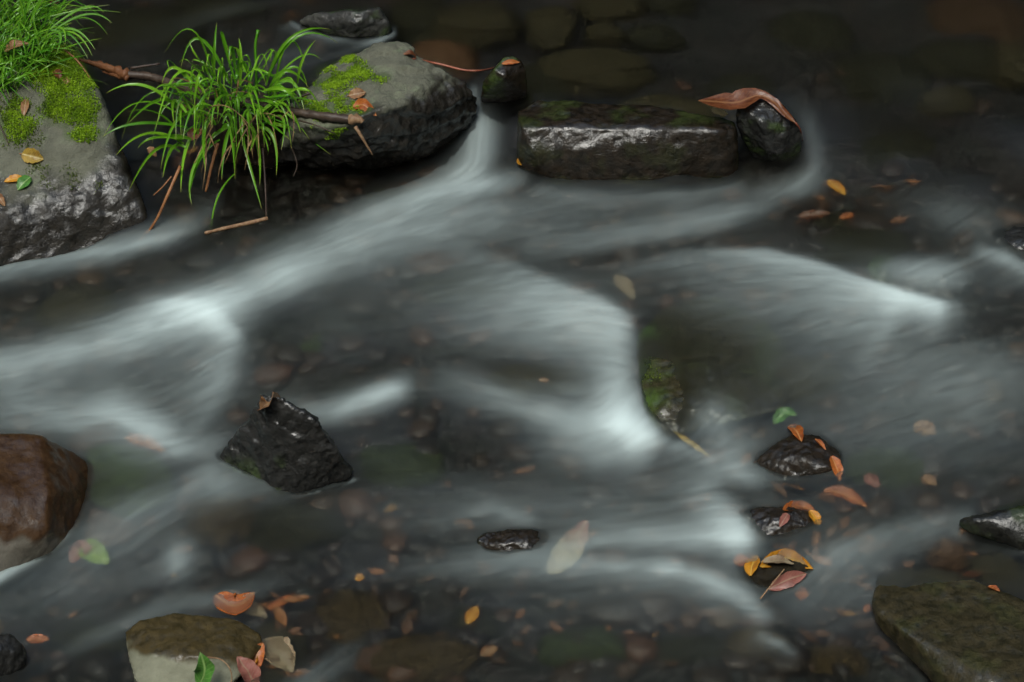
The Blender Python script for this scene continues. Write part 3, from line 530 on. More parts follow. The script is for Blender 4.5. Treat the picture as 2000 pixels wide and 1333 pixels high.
lit = mesh_np('leaf_litter', lv, lf, m); fattr(lit.data, 'tone', lt); tag(lit, 'sodden brown and amber leaf litter lying on the stream bed', 'leaf litter', kind='stuff')

# ------------------------------------------------------------------ water: foam strokes measured on the photograph
LX0, LY0, LS = -260, -200, 2.5
lw, lh = int(2520 / LS), int(1760 / LS)
uu, vv = np.meshgrid(LX0 + np.arange(lw) * LS, LY0 + np.arange(lh) * LS)
uu = uu.astype(np.float32); vv = vv.astype(np.float32)
foam = np.zeros_like(uu)
def stroke(pts, wl, wr, k=2.0):
    """soft ribbon along pts (x, y, strength); wl / wr = softness in px left / right of its direction"""
    global foam
    best = np.full_like(uu, 1e9); val = np.zeros_like(uu); sgn = np.ones_like(uu)
    for (x0, y0, a0), (x1, y1, a1) in zip(pts[:-1], pts[1:]):
        dx, dy = x1 - x0, y1 - y0; L2 = dx * dx + dy * dy
        tt = ((uu - x0) * dx + (vv - y0) * dy) / L2; tc_ = np.clip(tt, 0, 1)
        ex = uu - x0 - tc_ * dx; ey = vv - y0 - tc_ * dy; d = np.sqrt(ex * ex + ey * ey)
        m_ = d < best; best = np.where(m_, d, best); val = np.where(m_, a0 + (a1 - a0) * tc_, val); sgn = np.where(m_, (dx * ey - dy * ex) / (math.sqrt(L2) * d + 1e-3), sgn)
    s = .5 * (wl + wr) + .5 * (wr - wl) * np.clip(sgn, -1, 1)          # image y points down: positive = right-hand side of travel
    f = val * np.exp(-(best / s)**k)
    foam = 1 - (1 - foam) * (1 - np.clip(f, 0, .97))
def blob(cx, cy, rx, ry, a, rot=0):
    global foam
    c, s = math.cos(R(rot)), math.sin(R(rot)); dx = uu - cx; dy = vv - cy
    f = a * np.exp(-(((dx * c + dy * s) / rx)**2 + ((-dx * s + dy * c) / ry)**2))
    foam = 1 - (1 - foam) * (1 - f)
def dark(cx, cy, rx, ry, a, rot=0):
    global foam
    c, s = math.cos(R(rot)), math.sin(R(rot)); dx = uu - cx; dy = vv - cy
    foam = foam * (1 - a * np.exp(-(((dx * c + dy * s) / rx)**2 + ((-dx * s + dy * c) / ry)**2)))
# thin veil over all the fast water
top = 300 - 0 * uu
fast = sstep(340, 430, vv + np.clip(650 - uu, 0, 400) * -.28 + np.clip(uu - 1500, 0, 600) * .0)
foam = foam + .042 * fast
blob(1000,430,350,60,0.140,-8); blob(1080,620,190,90,0.140); blob(700,600,260,80,0.070,-20); blob(200,760,300,90,0.140,-10); blob(1650,650,330,120,0.113,15); blob(1750,850,260,90,0.105); blob(1920,760,130,80,0.105)
blob(1000,980,420,70,0.053); blob(1300,1030,200,90,0.105); blob(1200,1160,260,60,0.088); blob(300,1030,180,80,0.088,-25); blob(250,900,150,60,0.045); blob(1650,1120,110,90,0.131); blob(100,1150,160,80,0.088); blob(1880,430,120,50,0.121,20)
blob(1130,655,120,55,.24,12); blob(1170,770,60,70,.2); blob(1000,590,150,45,.1,10); blob(800,470,200,45,.12,-15); blob(1500,600,200,50,.1,12); blob(1850,720,180,90,.08,-10); blob(420,610,80,40,.2,10); blob(560,545,80,30,.15,-20); blob(1050,1000,300,60,.05)
stroke([(945,205,.12),(942,235,.38),(938,285,.42),(925,330,.45),(870,365,.34),(770,400,.2),(680,445,.14)], 34, 44)
stroke([(1010,345,.25),(940,360,.35),(860,378,.3),(740,420,.1)], 25, 22)
stroke([(925,175,.2),(918,200,.4),(925,225,.3)], 8, 8)
stroke([(960,400,.12),(760,455,.22),(640,510,.32),(560,548,.5),(500,575,.42),(420,620,.7),(330,640,.58),(180,685,.36),(60,715,.36),(-100,750,.36)], 40, 54)
stroke([(300,600,.2),(370,612,.55),(420,630,.65),(460,662,.5)], 14, 26)
stroke([(455,690,.2),(440,740,.3),(410,790,.2)], 30, 60)
stroke([(40,800,.2),(150,835,.3),(230,825,.45),(290,855,.55),(345,888,.45),(420,880,.2)], 50, 20)
stroke([(-60,545,.3),(100,512,.34),(230,488,.4),(320,466,.38),(400,430,.2),(420,400,.1)], 30, 18)
stroke([(815,745,.1),(775,768,.55),(730,785,.55),(660,808,.35),(560,800,.12)], 24, 26)
stroke([(930,500,.08),(1000,525,.2),(1090,570,.26),(1170,602,.4),(1225,632,.55),(1243,690,.58),(1243,760,.66),(1252,810,.82),(1268,852,.92)], 15, 66)
stroke([(1225,790,.3),(1215,830,.6),(1240,852,.5)], 30, 40)
stroke([(1262,858,.7),(1150,845,.45),(1050,808,.3),(950,770,.24),(870,742,.12)], 16, 34)
stroke([(1262,856,.5),(1330,876,.4),(1385,905,.2)], 14, 16)
stroke([(1230,505,.08),(1400,497,.22),(1500,504,.40),(1600,528,.42),(1680,562,.48),(1760,592,.75),(1835,606,.8),(1860,604,.3)], 11, 34)
stroke([(1420,540,.05),(1600,570,.15),(1740,620,.3),(1700,700,.08)], 30, 40)
blob(1800,540,75,34,.38,8); blob(1860,530,50,25,.2)
stroke([(1915,492,.25),(1960,505,.45),(2030,540,.4)], 12, 18)
stroke([(1600,355,.12),(1520,388,.34),(1420,428,.26),(1300,458,.22),(1180,476,.18),(1060,490,.1)], 24, 34)
stroke([(1440,365,.16),(1350,385,.14),(1200,392,.1),(1060,372,.16)], 18, 18)
stroke([(1545,195,.03),(1575,225,.09),(1592,275,.11),(1590,325,.12),(1560,372,.16)], 24, 18)
stroke([(1500,960,.1),(1440,925,.2),(1400,935,.2),(1390,975,.28),(1425,1015,.4),(1450,1058,.56)], 30, 50)
stroke([(1450,1064,.5),(1340,1062,.34),(1220,1060,.25),(1080,1085,.18),(950,1095,.12)], 14, 34)
blob(1450,925,40,24,.25,30)
stroke([(1300,1120,.18),(1380,1142,.38),(1450,1172,.42),(1490,1205,.3)], 22, 26)
stroke([(1320,1122,.3),(1150,1112,.28),(1000,1110,.22),(840,1106,.12),(720,1120,.05)], 14, 22)
stroke([(1490,1248,.2),(1525,1262,.42),(1550,1278,.3)], 12, 10)
blob(1395,800,55,50,.35,30); blob(1430,870,60,40,.2,20)
stroke([(1560,1110,.05),(1650,1080,.14),(1740,1050,.16),(1850,1024,.16),(1880,1020,.14)], 28, 34)
stroke([(520,960,.12),(420,950,.18),(340,975,.2),(270,1010,.18),(180,1060,.12)], 44, 44)
blob(355,1095,30,40,.3,20); blob(420,940,60,40,.2); blob(100,1010,30,25,.08)
stroke([(540,1140,.05),(450,1165,.16),(330,1185,.16),(200,1240,.1)], 18, 20)
stroke([(770,1220,.05),(700,1260,.16),(620,1320,.2),(540,1380,.15)], 28, 26)
stroke([(125,1050,.4),(70,1095,.45),(0,1135,.5),(-60,1165,.4)], 10, 18)
stroke([(570,45,.3),(600,60,.4),(650,74,.25),(700,82,.12),(740,78,.35),(768,66,.3),(770,54,.1)], 5, 6)
stroke([(860,1035,.05),(960,1000,.14),(1030,1025,.2)], 22, 14)
blob(600,100,80,20,.08,-10); blob(450,20,150,18,.05,-15)
stroke([(690,940,.3),(640,955,.2),(600,965,.1)], 5, 7)
stroke([(1720,1255,.08),(1800,1330,.12)], 2.5, 2.5)
stroke([(1880,1030,.2),(1940,1050,.25),(2000,1078,.25)], 3, 4)
# holes in the veil where the bed shows
dark(1660,430,170,40,.85,12); dark(560,660,60,70,.55); dark(600,720,90,50,.3); dark(1300,720,60,110,.9,-5); dark(1390,720,130,90,.6,10); dark(1060,728,80,20,.5,8); dark(1950,640,90,40,.45); dark(760,1210,200,110,.75); dark(1650,1290,110,70,.7); dark(560,400,130,40,.8,-15)
dark(900,880,130,40,.4,10); dark(480,1010,110,40,.6); dark(1490,900,60,25,.3); dark(1240,500,120,14,.5,-6); dark(1920,1120,80,50,.8); dark(300,930,120,40,.4); dark(1560,960,120,16,.6,-5); dark(80,650,120,20,.3,-14)
# direction of the flow, then streaks drawn along it (line integral convolution of noise)
DIR = [(600,100,-1,.3),(1200,100,-1,.05),(1800,150,-1,.35),(940,200,0,1),(935,280,-.05,1),(900,360,-1,.45),(700,440,-1,.38),(500,560,-1,.42),(300,650,-1,.24),(50,720,-1,.2),(100,520,-1,.3),(300,480,-1,.4),(1300,390,-1,.1),(1600,280,-.1,1),(1560,370,-1,.5),(1400,440,-1,.22),(1100,480,-1,.14),(900,520,-1,.16),
       (700,620,-1,.12),(1100,600,-1,.1),(1200,700,-1,-.25),(1000,660,-1,.08),(1240,800,-.3,1),(1100,820,-1,-.28),(950,760,-1,-.2),(800,740,-1,.15),(740,790,-1,.22),(1900,430,-1,.6),(1800,540,-.9,.5),(1500,510,-1,-.05),(1700,570,-1,-.35),(1840,640,-1,.35),(1600,650,-1,.3),(1400,650,-1,.2),(1900,760,-1,.3),(1650,820,-1,.3),(1400,820,-.7,.7),
       (1700,950,-1,.45),(1500,930,-1,.1),(1350,1000,-1,.1),(1100,950,-1,.06),(900,900,-1,.05),(800,1040,-1,.08),(1100,1060,-1,.12),(1200,1150,-1,.1),(1400,1170,-1,-.2),(900,1200,-1,.2),(650,1280,-1,.75),(400,960,-1,.35),(280,1020,-1,.6),(100,1120,-1,.6),(300,1160,-1,.35),(200,860,-1,.0),(420,760,-.8,.5),(1700,1060,-1,.35),(1600,1130,-.7,.7),(1000,1300,-1,.12),(1400,1280,-1,.15)]
DA = np.array(DIR, float); dn = np.hypot(DA[:, 2], DA[:, 3]); DA[:, 2] /= dn; DA[:, 3] /= dn
fx = np.zeros_like(uu); fy = np.zeros_like(uu)
for x_, y_, a_, b_ in DA:
    ww = 1 / (((uu - x_)**2 + (1.6 * (vv - y_))**2) + 55.**2)**1.8
    fx += ww * a_; fy += ww * b_
nn = np.hypot(fx, fy) + 1e-12; fx /= nn; fy /= nn
def smear(A, L, tau):
    """foam torn off a lip drifts on and thins out downstream"""
    jj, ii = np.mgrid[0:lh, 0:lw].astype(np.float32); x = ii.copy(); y = jj.copy(); acc = np.zeros_like(A); ws = 0
    for k in range(L):
        wk = math.exp(-k / tau); xi = np.clip(x, 0, lw - 1).astype(np.int32); yi = np.clip(y, 0, lh - 1).astype(np.int32)
        acc += wk * A[yi, xi]; ws += wk; x = x - fx[yi, xi]; y = y - fy[yi, xi]
    return acc / ws
foam = np.maximum(foam, .8 * smear(foam, 90, 34.)); foam = .35 * foam + .65 * smear(foam, 14, 7.)
dark(1300,720,50,100,.85,-5); dark(1390,715,120,80,.55,10); dark(1320,650,60,40,.4); dark(760,1220,200,90,.4); dark(1640,1290,110,60,.5); dark(1660,430,150,30,.5,12); dark(1060,732,85,22,.45,8); dark(560,400,120,30,.6,-15); dark(520,1040,150,30,.4,8); dark(900,900,120,25,.25)
def lic(seedn, L, cell):
    rs = np.random.default_rng(seedn)
    n0 = rs.normal(size=(lh // cell + 2, lw // cell + 2)).astype(np.float32)
    jj, ii = np.mgrid[0:lh, 0:lw].astype(np.float32)
    def smp(A, x, y):
        x = np.clip(x, 0, A.shape[1] - 1.01); y = np.clip(y, 0, A.shape[0] - 1.01); i = x.astype(np.int32); j = y.astype(np.int32); a = x - i; b = y - j
        return (A[j, i] * (1 - a) + A[j, i + 1] * a) * (1 - b) + (A[j + 1, i] * (1 - a) + A[j + 1, i + 1] * a) * b
    acc = np.zeros_like(uu)
    for sg in (1, -1):
        x = ii.copy(); y = jj.copy()
        for k in range(L):
            acc += smp(n0, x / cell, y / cell) * (1 - k / L)
            xi = np.clip(x, 0, lw - 1).astype(np.int32); yi = np.clip(y, 0, lh - 1).astype(np.int32)
            x = x + sg * fx[yi, xi]; y = y + sg * fy[yi, xi]
    acc -= acc.mean(); return acc / acc.std()
S1 = lic(1, 11, 1); S2 = lic(2, 15, 3); S3 = lic(3, 60, 9); S0 = lic(5, 34, 2)
streak = .12 * S1 + .13 * S2 + .08 * S3 + .10 * S0
foam = np.clip(foam, 0, 1)
op = foam * np.clip(1 + .42 * streak * (1 - .75 * foam), .15, 2.2)
op = np.clip(op, 0, .97)**1.42
def boxblur(A, r, n=3):
    for _ in range(n):
        for ax_ in (0, 1):
            P_ = np.pad(A, [(r + 1, r) if k == ax_ else (0, 0) for k in (0, 1)], mode='edge').astype(np.float64); c_ = np.cumsum(P_, ax_); L_ = A.shape[ax_]
            A = (np.take(c_, range(2 * r + 1, 2 * r + 1 + L_), ax_) - np.take(c_, range(0, L_), ax_)) / (2 * r + 1)
    return A
relief = S3 * fast * .0005 + boxblur(foam, 9) * fast * .045

xs = np.concatenate([np.linspace(-2.4, -1.42, 60)[:-1], np.linspace(-1.42, 1.42, 880), np.linspace(1.42, 2.4, 60)[1:]])
ys = np.concatenate([np.linspace(-1.9, -1.15, 40)[:-1], np.linspace(-1.15, 2.0, 760), np.linspace(2.0, 3.4, 50)[1:]])
X, Y = np.meshgrid(xs, ys); Z = W(X, Y)
px, py = proj(np.stack([X, Y, Z], -1))
lx = LX0 + np.arange(lw) * LS; ly = LY0 + np.arange(lh) * LS
A = bil(op, lx, ly, px, py); rel = bil(relief, lx, ly, px, py)
Z = Z + rel
# where the water thins out over a stone the foam thins with it
need = np.zeros(X.shape, bool)
for lo, hi in ROCKB:
    need |= (X > lo[0] - .01) & (X < hi[0] + .01) & (Y > lo[1] - .01) & (Y < hi[1] + .01)
depth = np.full(X.shape, .2)
dn_ = Vector((0, 0, -1))
for j, i in zip(*np.nonzero(need)):
    h = bvh.ray_cast(Vector((X[j, i], Y[j, i], 1.0)), dn_)[0]
    if h is not None: depth[j, i] = Z[j, i] - h.z
A = A * (.28 + .72 * sstep(-.002, .028, depth))
m, t, b, o_ = newmat('stream_water')
fo = N(t, 'ShaderNodeAttribute', attribute_name='foam').outputs['Fac']
b.inputs['Base Color'].default_value = (.92, .94, .84, 1); b.inputs['Transmission Weight'].default_value = 1; b.inputs['IOR'].default_value = 1.3; b.inputs['Roughness'].default_value = .31; b.inputs['Specular IOR Level'].default_value = .2
df = N(t, 'ShaderNodeBsdfDiffuse'); df.inputs[0].default_value = (.69, .81, .79, 1)
ms = N(t, 'ShaderNodeMixShader'); t.links.new(fo, ms.inputs[0]); t.links.new(b.outputs[0], ms.inputs[1]); t.links.new(df.outputs[0], ms.inputs[2]); t.links.new(ms.outputs[0], o_.inputs[0])
ny, nx = X.shape; idx = np.arange(nx * ny).reshape(ny, nx)
Fq = np.stack([idx[:-1, :-1], idx[:-1, 1:], idx[1:, 1:], idx[1:, :-1]], -1).reshape(-1, 4)
me = bpy.data.meshes.new('water'); me.vertices.add(nx * ny); me.vertices.foreach_set('co', np.stack([X, Y, Z], -1).astype(np.float32).ravel())
me.loops.add(Fq.size); me.loops.foreach_set('vertex_index', Fq.ravel().astype(np.int32)); me.polygons.add(len(Fq)); me.polygons.foreach_set('loop_start', (np.arange(len(Fq)) * 4).astype(np.int32))
me.update(calc_edges=True); smooth(me); fattr(me, 'foam', A.ravel()); me.materials.append(m)
wo = bpy.data.objects.new('water', me); col.objects.link(wo); tag(wo, 'silky fast-flowing stream water streaked with white foam', 'water', kind='structure')
# ------------------------------------------------------------------ small things: helpers
def at_depth(px, py, d):
    return CP + raydir(px, py) * d
def spine_pt(p, lift, sink):
    if len(p) == 3: return Vector(unproj(*p)), Vector((0, -.35, .94))
    wp = Vector(on_water(p[0], p[1], -sink)); h, n = hit(p[0], p[1])
    if h is not None and (h - Vector(CP)).length < (wp - Vector(CP)).length + .02: return h + n * lift, n
    return wp, Vector((0, -.3, .95))
def catmull(P, n):
    P = [P[0] * 2 - P[1]] + list(P) + [P[-1] * 2 - P[-2]]; r = []
    m = len(P) - 3
    for k in range(n):
        u = k / (n - 1) * m; i = min(int(u), m - 1); f = u - i; a, b_, c_, d = P[i:i + 4]
        r.append(.5 * ((2 * b_) + (c_ - a) * f + (2 * a - 5 * b_ + 4 * c_ - d) * f * f + (3 * b_ - a - 3 * c_ + d) * f**3))
    return r
def tube_np(P, rad, sides=7, wob=0.0, seed=0):
    V, Fc = [], []; n = len(P)
    for i, p in enumerate(P):
        tg = (P[min(i + 1, n - 1)] - P[max(i - 1, 0)]).normalized(); a = tg.orthogonal().normalized() if i == 0 else (a - tg * a.dot(tg)).normalized(); b_ = tg.cross(a)
        for k in range(sides):
            th = 2 * math.pi * k / sides; r = rad[i] * (1 + wob * noise.noise(Vector((i * .7, k * 1.1, seed))))
            V.append(p + (a * math.cos(th) + b_ * math.sin(th)) * r)
    for i in range(n - 1):
        for k in range(sides): Fc.append((i * sides + k, i * sides + (k + 1) % sides, (i + 1) * sides + (k + 1) % sides, (i + 1) * sides + k))
    Fc += [tuple(range(sides))[::-1], tuple((n - 1) * sides + k for k in range(sides))]
    return V, Fc
def tube(name, pts, r0, r1, mat, parent=None, n=18, wob=.15, seed=0, lift=.002, sides=7):
    P = catmull([spine_pt(p, lift, 0)[0] if not isinstance(p, Vector) else p for p in pts], n)
    V, Fc = tube_np(P, [r0 + (r1 - r0) * i / (n - 1) for i in range(n)], sides, wob, seed)
    c = Vector((0, 0, 0)) if parent else P[0]
    o = mesh_np(name, [v - c for v in V], Fc, mat, parent)
    if not parent: o.location = c
    return o
LN = [0]
def leaf(sp, width, mat, label, lift=.003, sink=.008, curl=.15, fold=.18, stalk=0, prof=None, twist=0, cat='leaf', roll=0.0, group='fallen leaves'):
    """sp: spine in photo pixels, base to tip; width: widest, in pixels"""
    LN[0] += 1; seed = LN[0]
    q = [spine_pt(p, lift, sink) for p in sp]
    P = [a for a, _ in q]; nrm = sum((b_ for _, b_ in q), Vector()) / len(q); nrm.normalize()
    L = sum((P[i + 1] - P[i]).length for i in range(len(P) - 1))
    if len(P) == 2: P = [P[0], (P[0] + P[1]) / 2 + nrm * L * curl * .6, P[1]]
    n = 15; C = catmull(P, n); s = (sum(P, Vector()) / len(P) - Vector(CP)).length / F; hw = width * s * .62
    V, U, Fc = [], [], []; mcols = 7
    for i, p in enumerate(C):
        t_ = i / (n - 1); tg = (C[min(i + 1, n - 1)] - C[max(i - 1, 0)]).normalized(); sd_ = tg.cross(nrm).normalized(); nn_ = sd_.cross(tg)
        ang = twist * (t_ - .5) + roll; sd2 = sd_ * math.cos(ang) + nn_ * math.sin(ang); nn2 = nn_ * math.cos(ang) - sd_ * math.sin(ang)
        pw = np.interp(t_, *zip(*prof)) if prof else (math.sin(math.pi * min(1, t_ * .97 + .02)**.85)**.8)
        for k in range(mcols):
            u = k / (mcols - 1) * 2 - 1
            jit = noise.noise(Vector((t_ * 5, u * 2, seed * 3.3)))
            e = hw * pw * (1 + .22 * noise.noise(Vector((t_ * 9, math.copysign(3, u), seed))))
            V.append(p + sd2 * (u * e) + nn2 * (abs(u)**1.4 * e * fold * 2 + jit * hw * .22)); U.append((t_, u * .5 * max(pw, .1) + .5))
    for i in range(n - 1):
        for k in range(mcols - 1): a = i * mcols + k; Fc.append((a, a + 1, a + mcols + 1, a + mcols))
    c = C[0]
    o = mesh_np('leaf', [v - c for v in V], Fc, mat, uv=U); o.location = c; tag(o, label, cat, group)
    if stalk:
        d = (C[0] - C[1]).normalized(); Pt = [Vector((0, 0, 0)), d * stalk * s * .5 + nrm * stalk * s * .12, d * stalk * s + nrm * stalk * s * .05]
        Vt, Ft = tube_np(catmull(Pt, 6), [.0011, .001, .0009, .0009, .0008, .0008], 5); mesh_np('stalk', Vt, Ft, M_stalk, o)
    return o

# ------------------------------------------------------------------ grass
def blades_mesh(name, BL, mat, parent, c):
    V, U, Fc = [], [], []
    for P0, A, P1, wd, tone in BL:
        K = A * 2 - (P0 + P1) * .5; n = 11; b0 = len(V)
        tw = random.uniform(-.7, .7)
        for i in range(n):
            t_ = i / (n - 1); p = P0 * (1 - t_)**2 + K * 2 * t_ * (1 - t_) + P1 * t_ * t_
            tg = ((K - P0) * (1 - t_) + (P1 - K) * t_).normalized()
            sd_ = tg.cross(Vector((0, -.5, .87)))
            if sd_.length < .05: sd_ = Vector((1, 0, 0))
            sd_.normalize(); nn_ = sd_.cross(tg); sd_ = sd_ * math.cos(tw) + nn_ * math.sin(tw); nn_ = sd_.cross(tg)
            w_ = wd * (min(1, .55 + t_ * 2) if t_ < .25 else (1 - ((t_ - .25) / .75)**2.2)) + .0002
            V += [p - sd_ * w_ - c, p - nn_ * w_ * .45 - c, p + sd_ * w_ - c]; U += [(t_, tone)] * 3
            if i: a = b0 + (i - 1) * 3; Fc += [(a, a + 1, a + 4, a + 3), (a + 1, a + 2, a + 5, a + 4)]
    return mesh_np(name, V, Fc, mat, parent, uv=U)
def thing(name, loc, label, cat, group=None):
    e = bpy.data.objects.new(name, None); col.objects.link(e); e.location = loc; e.empty_display_size = .05; return tag(e, label, cat, group)
ZS = 2.563
root_c = Vector(unproj(480, 300, .08)); D0 = (Vector(unproj(480, 240, .17)) - Vector(CP)).length
tuft = thing('sedge_tuft', root_c, 'arching glossy green sedge tuft growing over the branch between the two mossy boulders', 'grass tuft')
BL = []
EXP = [[(900,560),(720,428),(530,468)],[(930,600),(700,512),(520,680)],[(940,640),(690,618),(515,685)],[(920,720),(740,668),(580,780)],[(900,760),(780,750),(645,955)],[(930,740),(860,745),(815,890)],[(920,700),(770,690),(690,745)],
 [(1060,380),(960,150),(825,265)],[(1070,400),(1073,250),(1085,115)],[(1150,420),(1000,195),(905,340)],[(1180,420),(1110,170),(1150,270)],[(1200,430),(1205,280),(1195,190)],[(1330,430),(1450,195),(1650,147)],[(1330,420),(1490,185),(1690,215)],
 [(1350,430),(1500,285),(1605,300)],[(1360,450),(1470,335),(1540,440)],[(1380,400),(1450,205),(1530,330)],[(1490,420),(1515,300),(1580,200)],[(1340,470),(1430,355),(1550,445)],[(1350,520),(1440,465),(1475,560)],[(1330,560),(1490,555),(1640,665)],
 [(1300,620),(1440,640),(1655,775)],[(1290,640),(1370,690),(1383,878)],[(1200,640),(1250,830),(1310,1045)],[(1230,600),(1290,720),(1300,930)],[(1175,870),(1085,1000),(1057,1187)],[(1100,700),(1000,800),(945,990)],[(1080,660),(965,850),(960,1025)],
 [(1000,640),(930,750),(905,965)],[(1160,480),(1040,465),(970,610)],[(1200,500),(1095,490),(1060,640)],[(1150,560),(1100,420),(985,500)],[(900,560),(800,500),(640,620)],[(1220,520),(1270,540),(1310,600)],[(1000,470),(880,340),(810,420)],[(1040,500),(900,360),(780,640)],
 [(1060,560),(920,470),(880,700)],[(960,560),(860,430),(800,510)],[(1250,560),(1330,600),(1450,700)],[(1260,640),(1270,690),(1250,760)],[(1150,640),(1120,760),(1110,900)],[(1060,600),(1020,690),(1030,860)],[(1120,520),(1080,380),(1040,520)],[(1250,480),(1230,330),(1150,300)],
 [(1180,560),(1250,430),(1310,590)],[(1330,600),(1420,560),(1550,700)],[(960,700),(860,680),(730,700)],[(880,640),(770,560),(640,560)]]
for a, b_, c_ in EXP:
    k = random.uniform(.0, .10); d2 = D0 - random.uniform(.02, .16) * (1 if c_[1] > 500 else .1)
    BL.append((Vector(at_depth(a[0] / ZS, a[1] / ZS, D0)), Vector(at_depth(b_[0] / ZS, b_[1] / ZS, D0 - k * .6)), Vector(at_depth(c_[0] / ZS, c_[1] / ZS, d2)), random.uniform(.0030, .0043), random.random()))
for k in range(140):
    th = random.uniform(0, 6.283); r = math.sqrt(random.random())
    x = 1170 + math.cos(th) * 270 * r; y = 500 + math.sin(th) * 170 * r
    ox = (x - 1170) / 270 + random.gauss(0, .45); oy = (y - 520) / 200 + random.gauss(0, .4)
    L = random.uniform(130, 280)
    tx = x + ox * L * .9; ty = y + oy * L * .6 + random.uniform(0, 150)
    axp = x + ox * L * .55; ayp = min(y, ty) - random.uniform(5, 75)
    if random.random() < .25: ayp = y + (ty - y) * .4
    if random.random() < .2: tx = x + (tx - x) * .6; ty = y + (ty - y) * .6
    d = D0 + random.uniform(-.06, .07)
    BL.append((Vector(at_depth(x / ZS, y / ZS, d)), Vector(at_depth(axp / ZS, ayp / ZS, d - random.uniform(-.03, .08))), Vector(at_depth(tx / ZS, ty / ZS, d - random.uniform(-.05, .14))), random.choice((.0016, .0024, .0032, .0042)), random.random()))
blades_mesh('blades', BL, M_grass, tuft, root_c)
BD = []
for k in range(20):
    x = random.uniform(1000, 1350); y = random.uniform(520, 720); tx = x + random.uniform(-120, 120); ty = y + random.uniform(60, 260); d = D0 - .02
    BD.append((Vector(at_depth(x / ZS, y / ZS, d)), Vector(at_depth((x + tx) / 2 / ZS + random.uniform(-8, 8), (y + ty) / 2 / ZS - 8, d - .03)), Vector(at_depth(tx / ZS, ty / ZS, d - .02)), random.uniform(.0009, .002), 0))
for k in range(9):
    x = random.uniform(930, 1420); y = random.uniform(380, 620); tx = x + random.gauss(0, 130); ty = y + random.uniform(-140, 150); d = D0 - random.uniform(0, .07)
    BD.append((Vector(at_depth(x / ZS, y / ZS, d)), Vector(at_depth((x + tx) / 2 / ZS + random.uniform(-12, 12), min(y, ty) / ZS - random.uniform(2, 18), d - .03)), Vector(at_depth(tx / ZS, ty / ZS, d - .05)), random.uniform(.0009, .0022), 0))
blades_mesh('withered_blades', BD, M_wither, tuft, root_c)
Vt, Ft = tube_np(catmull([Vector(at_depth(x / ZS, y / ZS, D0)) - root_c for x, y in ((1285, 480), (1282, 330), (1278, 230), (1292, 150))], 10), [.0034] * 9 + [.0048], 6); mesh_np('flower_stem', Vt, Ft, M_grass, tuft)
# the root mass it grows from
Pm = world_pts([(395,270,.06),(430,200,.15),(500,180,.17),(560,200,.165),(590,250,.12),(575,300,.06),(520,335,.01),(430,325,.01),(480,240,.16),(500,290,.09),(470,250,-.08),(560,260,-.08)])
bm = bmesh.new()
for p in Pm: bm.verts.new(Vector(p) - root_c)
bmesh.ops.convex_hull(bm, input=bm.verts); bmesh.ops.triangulate(bm, faces=bm.faces); bmesh.ops.subdivide_edges(bm, edges=bm.edges, cuts=10, use_grid_fill=True)
for v in bm.verts: v.co += v.co.normalized() * .03 * noise.fractal(v.co * 18, 1, 2, 4)
me = bpy.data.meshes.new('root_mass'); bm.to_mesh(me); bm.free(); smooth(me); me.materials.append(M_soil)
ro = bpy.data.objects.new('root_mass', me); col.objects.link(ro); ro.parent = tuft

h0, _ = hit(70, 120); D1 = (h0 - Vector(CP)).length
g2c = h0.copy(); tuft2 = thing('grass_tuft', g2c, 'dense fine bright green grass clump on the moss in the top left corner', 'grass tuft')
BL = []
for k in range(620):
    x = random.uniform(-70, 95); y = random.uniform(25, 185) - max(0, x - 30) * .9
    h_, _n = hit(x, max(y, 97)); d = ((h_ - Vector(CP)).length if h_ else D1) + (max(0, 97 - y) * .0012)
    L = random.uniform(45, 125); lean = random.gauss(.35, .5)
    tx = x + lean * L; ty = y - L * random.uniform(.2, .95) if random.random() < .72 else y + L * random.uniform(-.1, .5)
    axp = x + lean * L * .4; ayp = min(y, ty) - random.uniform(0, 20) if ty > y - 30 else y + (ty - y) * .6
    BL.append((Vector(at_depth(x, y, d)), Vector(at_depth(axp, ayp, d - random.uniform(0, .05))), Vector(at_depth(tx, ty, d - random.uniform(-.03, .09))), random.uniform(.0012, .0024), random.random()))
for a, b_, c_ in [[(100,55),(165,15),(203,25)],[(105,60),(170,28),(218,45)],[(110,60),(165,35),(210,68)],[(110,62),(150,60),(186,98)],[(112,64),(150,68),(180,110)],[(112,66),(140,70),(172,115)],[(100,60),(118,70),(110,105)],[(110,55),(125,60),(127,88)],[(95,40),(100,15),(105,-10)],[(60,40),(80,0),(100,-20)],[(10,120),(5,150),(8,180)]]:
    BL.append((Vector(at_depth(*a, D1 - .03)), Vector(at_depth(*b_, D1 - .05)), Vector(at_depth(*c_, D1 - .08)), random.uniform(.0022, .003), random.random()))
blades_mesh('blades', BL, M_grass2, tuft2, g2c)

# ------------------------------------------------------------------ branch, twigs and stalks
he, _ = hit(690, 243)
br = tube('branch', [(245,145,.165),(300,152,.16),(360,172,.165),(470,200,.19),(580,220,.2),(640,228,.205), he + Vector((0, 0, .012))], .0102, .0095, M_bark, n=60, wob=.5, seed=3, sides=10)
tag(br, 'dark broken branch lying behind the sedge tuft, with a split reddish end', 'branch')
bc = br.location
def child_tube(name, pts, r0, r1, mat, n=10, seed=0, wob=.3, sides=7):
    P = catmull([(Vector(unproj(*p)) if not isinstance(p, Vector) else p) - bc for p in pts], n); V, Fc = tube_np(P, [r0 + (r1 - r0) * i / (n - 1) for i in range(n)], sides, wob, seed); return mesh_np(name, V, Fc, mat, br)
child_tube('split_end', [(250,148,.165),(215,134,.168),(185,125,.168),(155,117,.17)], .013, .003, M_wood, n=20, seed=5, wob=.9)
child_tube('split_end', [(250,154,.16),(220,146,.158),(200,140,.157)], .008, .002, M_wood, seed=9, wob=.6)
